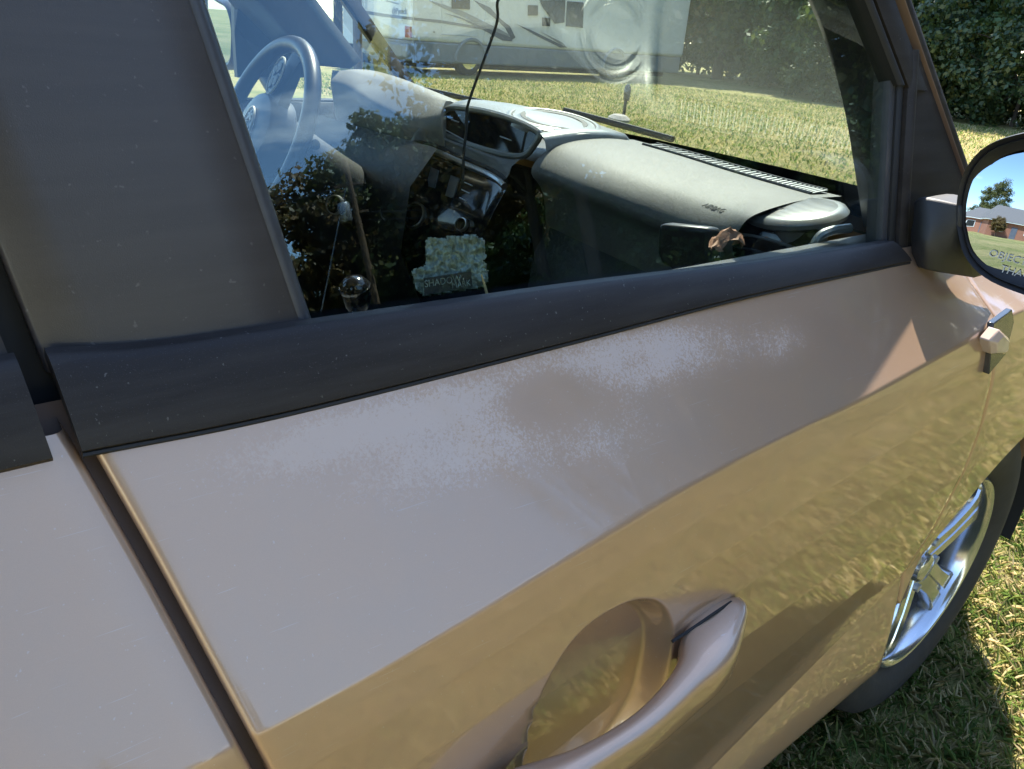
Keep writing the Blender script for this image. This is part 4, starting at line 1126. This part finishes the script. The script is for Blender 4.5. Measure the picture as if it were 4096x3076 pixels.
def tree(name, key, x, y, label, cat, group, s=1.0, rz=0.0, sz=None, z=0):
    cm, tm, cz, mt = KIND[key]
    r_ = empty(name, (x, y, z)); r_.rotation_euler = (0, 0, rz); r_.scale = (s, s, sz or s)
    c = link('crown', cm, None, r_); c.location = (0, 0, cz)
    link('trunk', tm, M['bark'], r_)
    return tag(r_, label, cat, group)
ORD = ['first', 'second', 'third', 'fourth', 'fifth', 'sixth', 'seventh', 'eighth', 'ninth', 'tenth', 'eleventh', 'twelfth', 'thirteenth', 'fourteenth', 'fifteenth', 'sixteenth', 'seventeenth', 'eighteenth', 'nineteenth', 'twentieth', 'twenty first', 'twenty second', 'twenty third', 'twenty fourth']
def polar(az, D): a = math.radians(az); return CAM[0]+D*math.sin(a), CAM[1]+D*math.cos(a)
# the wood ahead of the car (seen past the mirror and through the windshield)
gw = 'thicket along the far edge of the lawn'
for i, (x, y, k, s) in enumerate(sorted([(-3.4, 23.2, 'wood', 1.0), (-6.6, 24.0, 'wood', .95), (-10.2, 24.2, 'wood', 1.05), (-13.6, 26.5, 'wood', .9), (-.4, 23.6, 'wood', .95), (3.4, 24.6, 'wood', 1.05), (7.4, 25.5, 'wood', 1.0), (-16.2, 28.5, 'wood', 1.05), (-17.8, 31.5, 'wood', 1.1), (-13.8, 29.5, 'wood', 1.1)])):
    tree('woodland_tree', k, x, y, ORD[i]+' tree from the left in the thicket ahead of the car', 'tree', gw+', trees', s, i*1.3)
for i, (x, y, s) in enumerate(sorted([(-2.2, 20.6, .95), (-4.6, 20.9, 1.05), (-7.2, 21.0, 1.0), (-9.6, 21.4, 1.1), (-12.2, 22.2, 1.05), (.4, 20.8, 1.1), (3.2, 21.4, 1.0)])):
    tree('vine_bush', 'bush', x, y, ORD[i]+' vine covered bush from the left at the lawn edge of the thicket', 'bush', gw+', bushes', s, i*2.1)
for i, (x, y, s) in enumerate(sorted([(-3.4, 21.9, 1.1), (-6.0, 22.2, 1.15), (-8.6, 22.4, 1.05), (-11.0, 22.8, 1.15), (-.8, 22.0, 1.05), (-13.4, 24.0, 1.4), (-15.2, 25.8, 1.6), (-17.2, 27.6, 1.7), (-19.4, 28.6, 1.8), (-21.8, 29.4, 1.8), (-24.2, 30.2, 1.8)])):
    tree('woodland_shrub', 'scrub', x, y, ORD[i]+' tall shrub from the left in the second row of the thicket', 'shrub', gw+', shrubs', s, i*2.1)
# trees to the right of the car, seen as reflections in the passenger window
gr_ = 'trees on the right of the car mirrored in the window'
for i, (az, D, k, s, sz) in enumerate([(67.2, 30, 'round', 1.0, .96), (59.6, 31, 'broad', .92, .93), (56.0, 33, 'broad', .98, 1.0), (52.4, 30, 'round', 1.0, 1.08)]):
    x, y = polar(az, D)
    lb = ['round russet tree mirrored left of the pole in the window', 'broad olive tree mirrored right behind the pole', 'tallest broad olive tree mirrored right of the pole', 'round russet tree mirrored below the dash screen'][i]
    tree('leafy_tree', k, x, y, lb, 'tree', gr_, s, i*1.7, sz)
for i, (az, D, k, s, sz) in enumerate([(48.2, 17, 'airy', .95, 1.0), (44.2, 15.5, 'airy', 1.0, 1.05), (41.5, 21, 'tall', 1.0, 1.0), (37.4, 24, 'tall', 1.0, 1.1), (33.5, 19, 'tall', 1.0, 1.0), (29, 22, 'tall', 1.0, 1.1), (24.5, 20, 'tall', 1.0, 1.05), (20, 23, 'tall', 1, 1.1), (15, 22, 'tall', 1.05, 1.0)]):
    x, y = polar(az, D)
    lb = ('left' if i == 0 else 'right')+' sparse tree with bright sky gaps mirrored over the dash screen' if k == 'airy' else ORD[i-2]+' tall dense tree from the left mirrored in the front window half'
    tree('sparse_tree' if k == 'airy' else 'leafy_tree', k, x, y, lb, 'tree', 'sparse trees mirrored over the screen' if k == 'airy' else 'tall trees mirrored in the front half of the window', s, i*1.9, sz)
for i, (az, D, s) in enumerate([(72, 33, 1.3), (69, 31, 1.2), (64.5, 32, 1.4), (61.5, 29, 1.2), (57.5, 29, 1.4), (54, 28, 1.3), (50, 27, 1.4), (46, 24, 1.2), (66.8, 17, .62), (64.2, 17.5, .5), (43, 18, 1.1), (40, 17, 1.15), (36.8, 17.5, 1.2), (33.6, 16.5, 1.1), (30.6, 17, 1.15), (27.4, 17, 1.1), (24, 17, 1.1), (20, 17.5, 1.2), (49, 36, 2.2), (46, 36, 2.2)]):
    x, y = polar(az, D)
    tree('hedge_bush', 'scrub', x, y, ORD[i]+' dark undergrowth bush mirrored low in the passenger window', 'bush', 'undergrowth bushes mirrored in the window', s, i*2.3)
# utility pole with transformer and wires
px_, py_ = polar(61.9, 27)
H_p = 27*math.tan(math.radians(14.2))+1.2
up_ = tag(empty('utility_pole', (px_, py_, 0)), 'brown wooden utility pole with a grey transformer mirrored in the window', 'utility pole')
obj('pole', MB().tube([A(0, 0, -.2), A(0, 0, H_p*.5), A(0, 0, H_p)], [.15, .125, .10], 12), M['pole'], up_)
ex_ = unit(A(-py_, px_, 0))
tz = 27*math.tan(math.radians(10.4))+1.2
obj('transformer', MB().lathe([(.02, .62), (.20, .58), (.23, .52), (.23, -.02), (.19, -.10), (.02, -.10)], ex_*-.38+A(0, 0, tz-.2), (0, 0, 1), 20), M['steelgrey'], up_)
obj('bracket', MB().box(ex_*-.15+A(0, 0, tz+.1), (.35, .06, .08), (ex_, np.cross(ex_, A(0, 0, 1)), A(0, 0, 1))), M['steelgrey'], up_, smooth=False)
for dz, w_ in ((-.9, .55), (-1.9, .45)):
    obj('crossarm', MB().box(A(0, 0, H_p+dz), (w_*2, .09, .09), (ex_, np.cross(ex_, A(0, 0, 1)), A(0, 0, 1))), M['pole'], up_, smooth=False)
for z0, dxy, z1 in ((H_p-.2, 24, H_p-1.5), (H_p-.9, -26, H_p-.4), (tz-.3, 26, tz-1.0), (H_p-1.9, 26, H_p-2.6)):
    pts = [ex_*dxy*t_+A(0, 0, z0+(z1-z0)*t_-1.0*math.sin(math.pi*t_)) for t_ in np.linspace(0, 1, 16)]
    obj('wire', MB().tube(pts, .022, 5), M['rubber'], up_)
obj('guy_wire', MB().tube([A(0, 0, H_p-.6), ex_*-3.2+A(0, 0, .1)], .02, 5), M['steelgrey'], up_)
# trees behind the motorhome
for i, (x, y, k, s, lb) in enumerate([(-31, 13.5, 'broad', .9, 'grey green tree behind the rear of the motorhome'), (-36, 18, 'tall', 1.0, 'tall tree far behind the motorhome'), (-34, 27, 'broad', 1.0, 'broad tree beyond the motorhome roof'), (-28, 31, 'tall', .9, 'tall tree beyond the nose of the motorhome'), (-22, 33, 'broad', 1.0, 'broad tree to the right of the motorhome'),
                                       (-40, 9, 'broad', 1.1, 'broad tree at the far left behind the pale shed'), (-25.5, 29.5, 'tall', 1.0, 'dense tall tree just right of the motorhome nose'), (-21, 27.5, 'broad', .9, 'lower broad tree between motorhome and thicket'), (-19, 31, 'tall', 1.0, 'tall tree behind the gap beside the thicket'), (-47, 20, 'tall', 1.1, 'farthest tall tree behind the shed')]):
    tree('background_tree', k, x, y, lb, 'tree', 'trees behind the motorhome', s, i)

# ------------------------------------------------------------------ motorhome
RX = -18.3
RXL = RX-2.45
rv = tag(empty('motorhome', (RX, 11.3, 0)), 'white motorhome with grey swoosh stripes parked across the lawn', 'motorhome')
def rvo(name, b, mat, **k):
    o = obj(name, b, mat, rv, **k); o.location = (-RX, -11.3, 0); return o
def SD(px, py, d=.0): return X(px, py, RX+d)         # point on the near side wall
def RE(px, py, d=.0): return Y(px, py, 11.3-d)       # point on the rear wall
YE = SD(2745, 150)[1]
def pbox(x0, x1, y0, y1, z0, z1): return MB().box(((x0+x1)/2, (y0+y1)/2, (z0+z1)/2), (x1-x0, y1-y0, z1-z0))
rvo('upper_body', pbox(RXL, RX, 11.3, YE, .80, 3.35), M['gel'], bevel=.10, seg=3)
rvo('skirt', pbox(RXL+.02, RX-.015, 11.34, YE-.1, .30, .80), M['rvgrey'], bevel=.04)
rvo('rear_bumper', pbox(RXL-.02, RX+.03, 11.12, 11.34, .36, .72), M['rvgrey'], bevel=.06, seg=3)
rvo('underbody', pbox(RXL+.3, RX-.35, 11.6, YE-.5, .16, .32), M['under'], smooth=False)
rvo('roof_pod', pbox(RXL+.5, RX-.5, 13, 15, 3.33, 3.6), M['gel'], bevel=.08)
def srv(name, pts, mat, d=.012, rear=False, th=.02):
    f_ = RE if rear else SD
    off = A(0, th, 0) if rear else A(-th, 0, 0)
    return rvo(name, MB().slab([f_(a, c, d) for a, c in pts], off), mat, smooth=False)
# stripes
srv('stripe', [(1452, 41), (1540, 55), (1648, 69), (1648, 80), (1540, 68), (1452, 55)], M['rvblue'], rear=True)
srv('stripe', [(1655, 70), (1760, 80), (1870, 98), (1990, 122), (1985, 126), (1870, 109), (1760, 92), (1655, 81)], M['rvblue'])
srv('stripe', [(1715, 0), (1780, 20), (1860, 48), (1935, 86), (1990, 112), (2040, 140), (2030, 152), (1960, 118), (1900, 92), (1840, 62), (1775, 34), (1735, 14)], M['rvmid'], d=.016)
srv('stripe', [(1776, 52), (1840, 68), (1910, 98), (1990, 130), (2046, 150), (2050, 166), (2010, 162), (1930, 118), (1850, 78)], M['rvblue'], d=.020)
srv('stripe', [(1895, 0), (1960, 30), (2005, 78), (2040, 105), (2062, 150), (2048, 160), (2020, 110), (1985, 78), (1935, 38)], M['rvblue'], d=.014)
srv('stripe', [(1548, 0), (1600, 16), (1590, 18), (1540, 4)], M['rvmid'], rear=True)
srv('stripe', [(2065, 96), (2120, 118), (2230, 172), (2270, 190), (2240, 190), (2140, 140)], M['rvblue'], d=.014)
srv('stripe', [(2160, 125), (2250, 170), (2265, 186), (2250, 182)], M['rvmid'], d=.016)
# panel seams
for a, c, a2, c2 in ((1654, 0, 1652, 250), (1766, 0, 1766, 138), (1945, 0, 1935, 170), (1766, 138, 1908, 146), (1908, 146, 1908, 60)):
    rvo('panel_seam', MB().tube([SD(a, c, .004), SD(a2, c2, .004)], .012, 4), M['siding'], smooth=False)
srv('window', [(1808, -60), (1881, -60), (1880, 38), (1808, 34)], M['rvdark'], d=.03)
srv('window', [(2113, 20), (2152, 22), (2152, 62), (2113, 62)], M['rvdark'], d=.03)
srv('window', [(2170, 70), (2202, 72), (2200, 105), (2170, 104)], M['rvdark'], d=.03)
srv('side_window', [(2270, 5), (2335, 10), (2332, 112), (2264, 104)], M['rvdark'], d=.03)
srv('side_window', [(2160, 0), (2262, 0), (2258, 90), (2220, 95), (2200, 66), (2172, 30)], M['rvdark'], d=.03)
srv('tail_light', [(1619, 104), (1640, 107), (1641, 151), (1619, 149)], M['red'], rear=True, d=.05, th=.05)
srv('tail_light', [(1437, 66), (1444, 66), (1445, 118), (1438, 118)], M['red'], rear=True, d=.05, th=.05)
srv('hitch_plate', [(1508, 178), (1536, 181), (1535, 199), (1509, 196)], M['rvdark'], rear=True, d=.22)
srv('hitch_plate_face', [(1515, 183), (1534, 185), (1533, 198), (1516, 196)], M['steelgrey'], rear=True, d=.24)
srv('fuel_door', [(1733, 124), (1741, 125), (1741, 133), (1733, 132)], M['steelgrey'], d=.02)
srv('latch', [(1961, 147), (1969, 148), (1969, 162), (1961, 161)], M['rvdark'], d=.02)
pa, pb_ = RE(1600, 46, .02), RE(1680, 52, .02)
text('maker_lettering', '@Pynack', M['rvmid'], rv, (RE(1597, 45, .015)+A(-RX, -11.3, 0)), A(1, 0, 0), A(0, 0, 1), .20, .003)
# ladder
la, lb_ = RE(1442, 0, .12), RE(1459, 0, .12)
for xx in (la[0], lb_[0]):
    rvo('ladder_rail', MB().tube([A(xx, 11.18, .45), A(xx, 11.18, 3.4)], .02, 6), M['gel'])
for zz in np.arange(.55, 3.3, .32):
    rvo('ladder_rung', MB().tube([A(la[0], 11.18, zz), A(lb_[0], 11.18, zz)], .016, 6), M['gel'])
for yw in (SD(1885, 250)[1], SD(1885, 250)[1]+1.0*0+5.6):
    r_ = empty('wheel', (0, 0, 0), rv); c_ = A(-.12, yw-11.3, .42)
    obj('tyre', MB().lathe([(.26, .02), (.30, .04), (.38, .03), (.42, 0), (.42, -.22), (.3, -.26)], c_, (1, 0, 0), 32), M['tyre'], r_)
    obj('hub', MB().lathe([(.02, .06), (.10, .06), (.14, .02), (.24, .0), (.26, .03)], c_, (1, 0, 0), 24), M['chrome'], r_)
    rvo('wheel_arch', MB().tube([A(RX+.0, yw+.5*math.cos(a), .42+.5*math.sin(a)) for a in np.linspace(-.1, math.pi+.1, 16)], .05, 6), M['rvgrey'])
# pale sided shed behind the ladder, dark post beside it
sh = tag(empty('shed', (-23.5, 13.2, 0)), 'pale blue white sided shed standing left of the motorhome', 'shed')
s0, s1 = Y(1374, 130, 12.2), Y(1452, 130, 12.2)
yS_ = 12.2; xs0, xs1 = s0[0], s0[0]+2.2
b = MB()
for k in range(20):
    z0 = .55+k*.14
    o = obj('siding_board', MB().slab([A(xs0, yS_-.02, z0), A(xs1, yS_-.02, z0), A(xs1, yS_, z0+.14), A(xs0, yS_, z0+.14)], (0, .05, 0)), M['siding'], sh, smooth=False); o.location = (23.5, -13.2, 0)
o = obj('shed_body', pbox(xs0+.01, xs1-.01, yS_+.02, yS_+2.2, .5, 3.35), M['siding'], sh, smooth=False); o.location = (23.5, -13.2, 0)
o = obj('shed_footing', pbox(xs0+.1, xs1-.1, yS_+.1, yS_+2.1, 0, .5), M['under'], sh, smooth=False); o.location = (23.5, -13.2, 0)
pp = Z(1432, 272, 0); pD = 16.5
pd_ = unit(ray(1432, 272)*A(1, 1, 0)); pp = CAM*A(1, 1, 0)+pd_*pD
tag(obj('fence_post', MB().tube([A(pp[0], pp[1], -.2), A(pp[0], pp[1], 1.73), A(pp[0], pp[1], 1.76)], [.09, .09, .07], 10), M['wood']), 'dark weathered wooden post in front of the motorhome ladder', 'post')
# garden stake with a hooked dark head, and a pale stone at its foot
gs = Z(2492, 476, 0)
stake = tag(empty('garden_stake', tuple(gs)), 'short black hooked garden stake standing on the lawn ahead', 'stake')
obj('stem', MB().tube([A(0, 0, -.05), A(.01, 0, .3), A(.02, 0, .45)], .028, 8), M['satin'], stake)
obj('head', MB().lathe([(.02, -.14), (.05, -.12), (.06, .0), (.05, .10), (.02, .13)], A(.02, 0, .42), (0, 0, 1), 14), M['black'], stake)
sp_ = Z(2475, 485, 0)
b = MB().lathe([(.02, .11), (.11, .10), (.19, .05), (.20, 0)], sp_, (0.1, 0, 1), 9)
tag(obj('stone', b, M['stone'], ang=20), 'small pale stone lying at the foot of the garden stake', 'stone')
# ------------------------------------------------------------------ houses behind the car (seen in the door mirror)
def mdir(px, py):
    d = unit(ray(px, py)); n_ = unit(mn+(onm(px, py)-c0)/RCV); return unit(d-2*(d@n_)*n_)
def house(name, px, D, wdt, h, rh, label, turn):
    d = mdir(px, 880); az = math.atan2(d[0], d[1]); x, y = mc[0]+D*math.sin(az), mc[1]+D*math.cos(az)
    r_ = tag(empty(name, (x, y, 0)), label, 'house', 'houses behind the car seen in the mirror'); r_.rotation_euler = (0, 0, turn)
    obj('wall', MB().box((0, 0, h/2), (wdt, 8, h)), M['brick'], r_, smooth=False)
    e = .5
    b = MB().add([(-wdt/2-e, -4-e, h), (wdt/2+e, -4-e, h), (wdt/2+e, 4+e, h), (-wdt/2-e, 4+e, h), (-wdt/2+1.5, 0, h+rh), (wdt/2-1.5, 0, h+rh)], [(0, 1, 5, 4), (2, 3, 4, 5), (1, 2, 5), (3, 0, 4), (3, 2, 1, 0)])
    obj('roof', b, M['roof'], r_, smooth=False)
    obj('fascia', MB().box((0, 0, h-.08), (wdt+2*e-.1, 8+2*e-.1, .2)), M['gel'], r_, smooth=False)
    for k in (-1, 1):
        wn_ = obj('window', MB().box((k*wdt*.27, 4.02, h*.55), (1.3, .08, 1.3)), M['gel'], r_, smooth=False)
        obj('pane', MB().box((k*wdt*.27, 4.07, h*.55), (1.1, .03, 1.1)), M['rvdark'], wn_, smooth=False)
    obj('door', MB().box((0, 4.02, 1.05), (1.0, .08, 2.1)), M['rvblue'], r_, smooth=False)
house('brick_house', 3950, 50, 8, 2.8, 2.4, 'brick house with grey hipped roof left in the door mirror', .2)
house('brick_house', 4040, 46, 9, 2.9, 3.0, 'larger brick house with hipped roof right in the door mirror', -.15)
house('brick_house', 4130, 56, 12, 2.9, 3.0, 'brick house at the right edge of the door mirror', .1)
for px, D, k, s_, lb in ((3955, 66, 'tall', 1.1, 'tall green tree behind the houses in the door mirror'), (4000, 40, 'round', .40, 'small tree before the houses in the door mirror'), (3915, 62, 'broad', .7, 'broad tree at the left edge of the door mirror')):
    d = mdir(px, 880); az = math.atan2(d[0], d[1]); tree('street_tree', k, mc[0]+D*math.sin(az), mc[1]+D*math.cos(az), lb, 'tree', None, s_)
for i, (az, D, k) in enumerate([(92, 30, 'broad'), (103, 34, 'tall'), (114, 31, 'broad'), (126, 36, 'tall'), (138, 40, 'broad'), (83, 33, 'round'), (113, 15, 'tall'), (123, 15, 'tall'), (133, 16, 'tall')]):  # trees out of view, added to darken sky reflections in mirror, window and paint
    x, y = polar(az, D); tree('unseen_tree', k, x, y, ORD[i]+' unseen tree added on the right behind the car to darken reflections', 'tree', 'unseen trees added to darken reflections', 1.0, i)
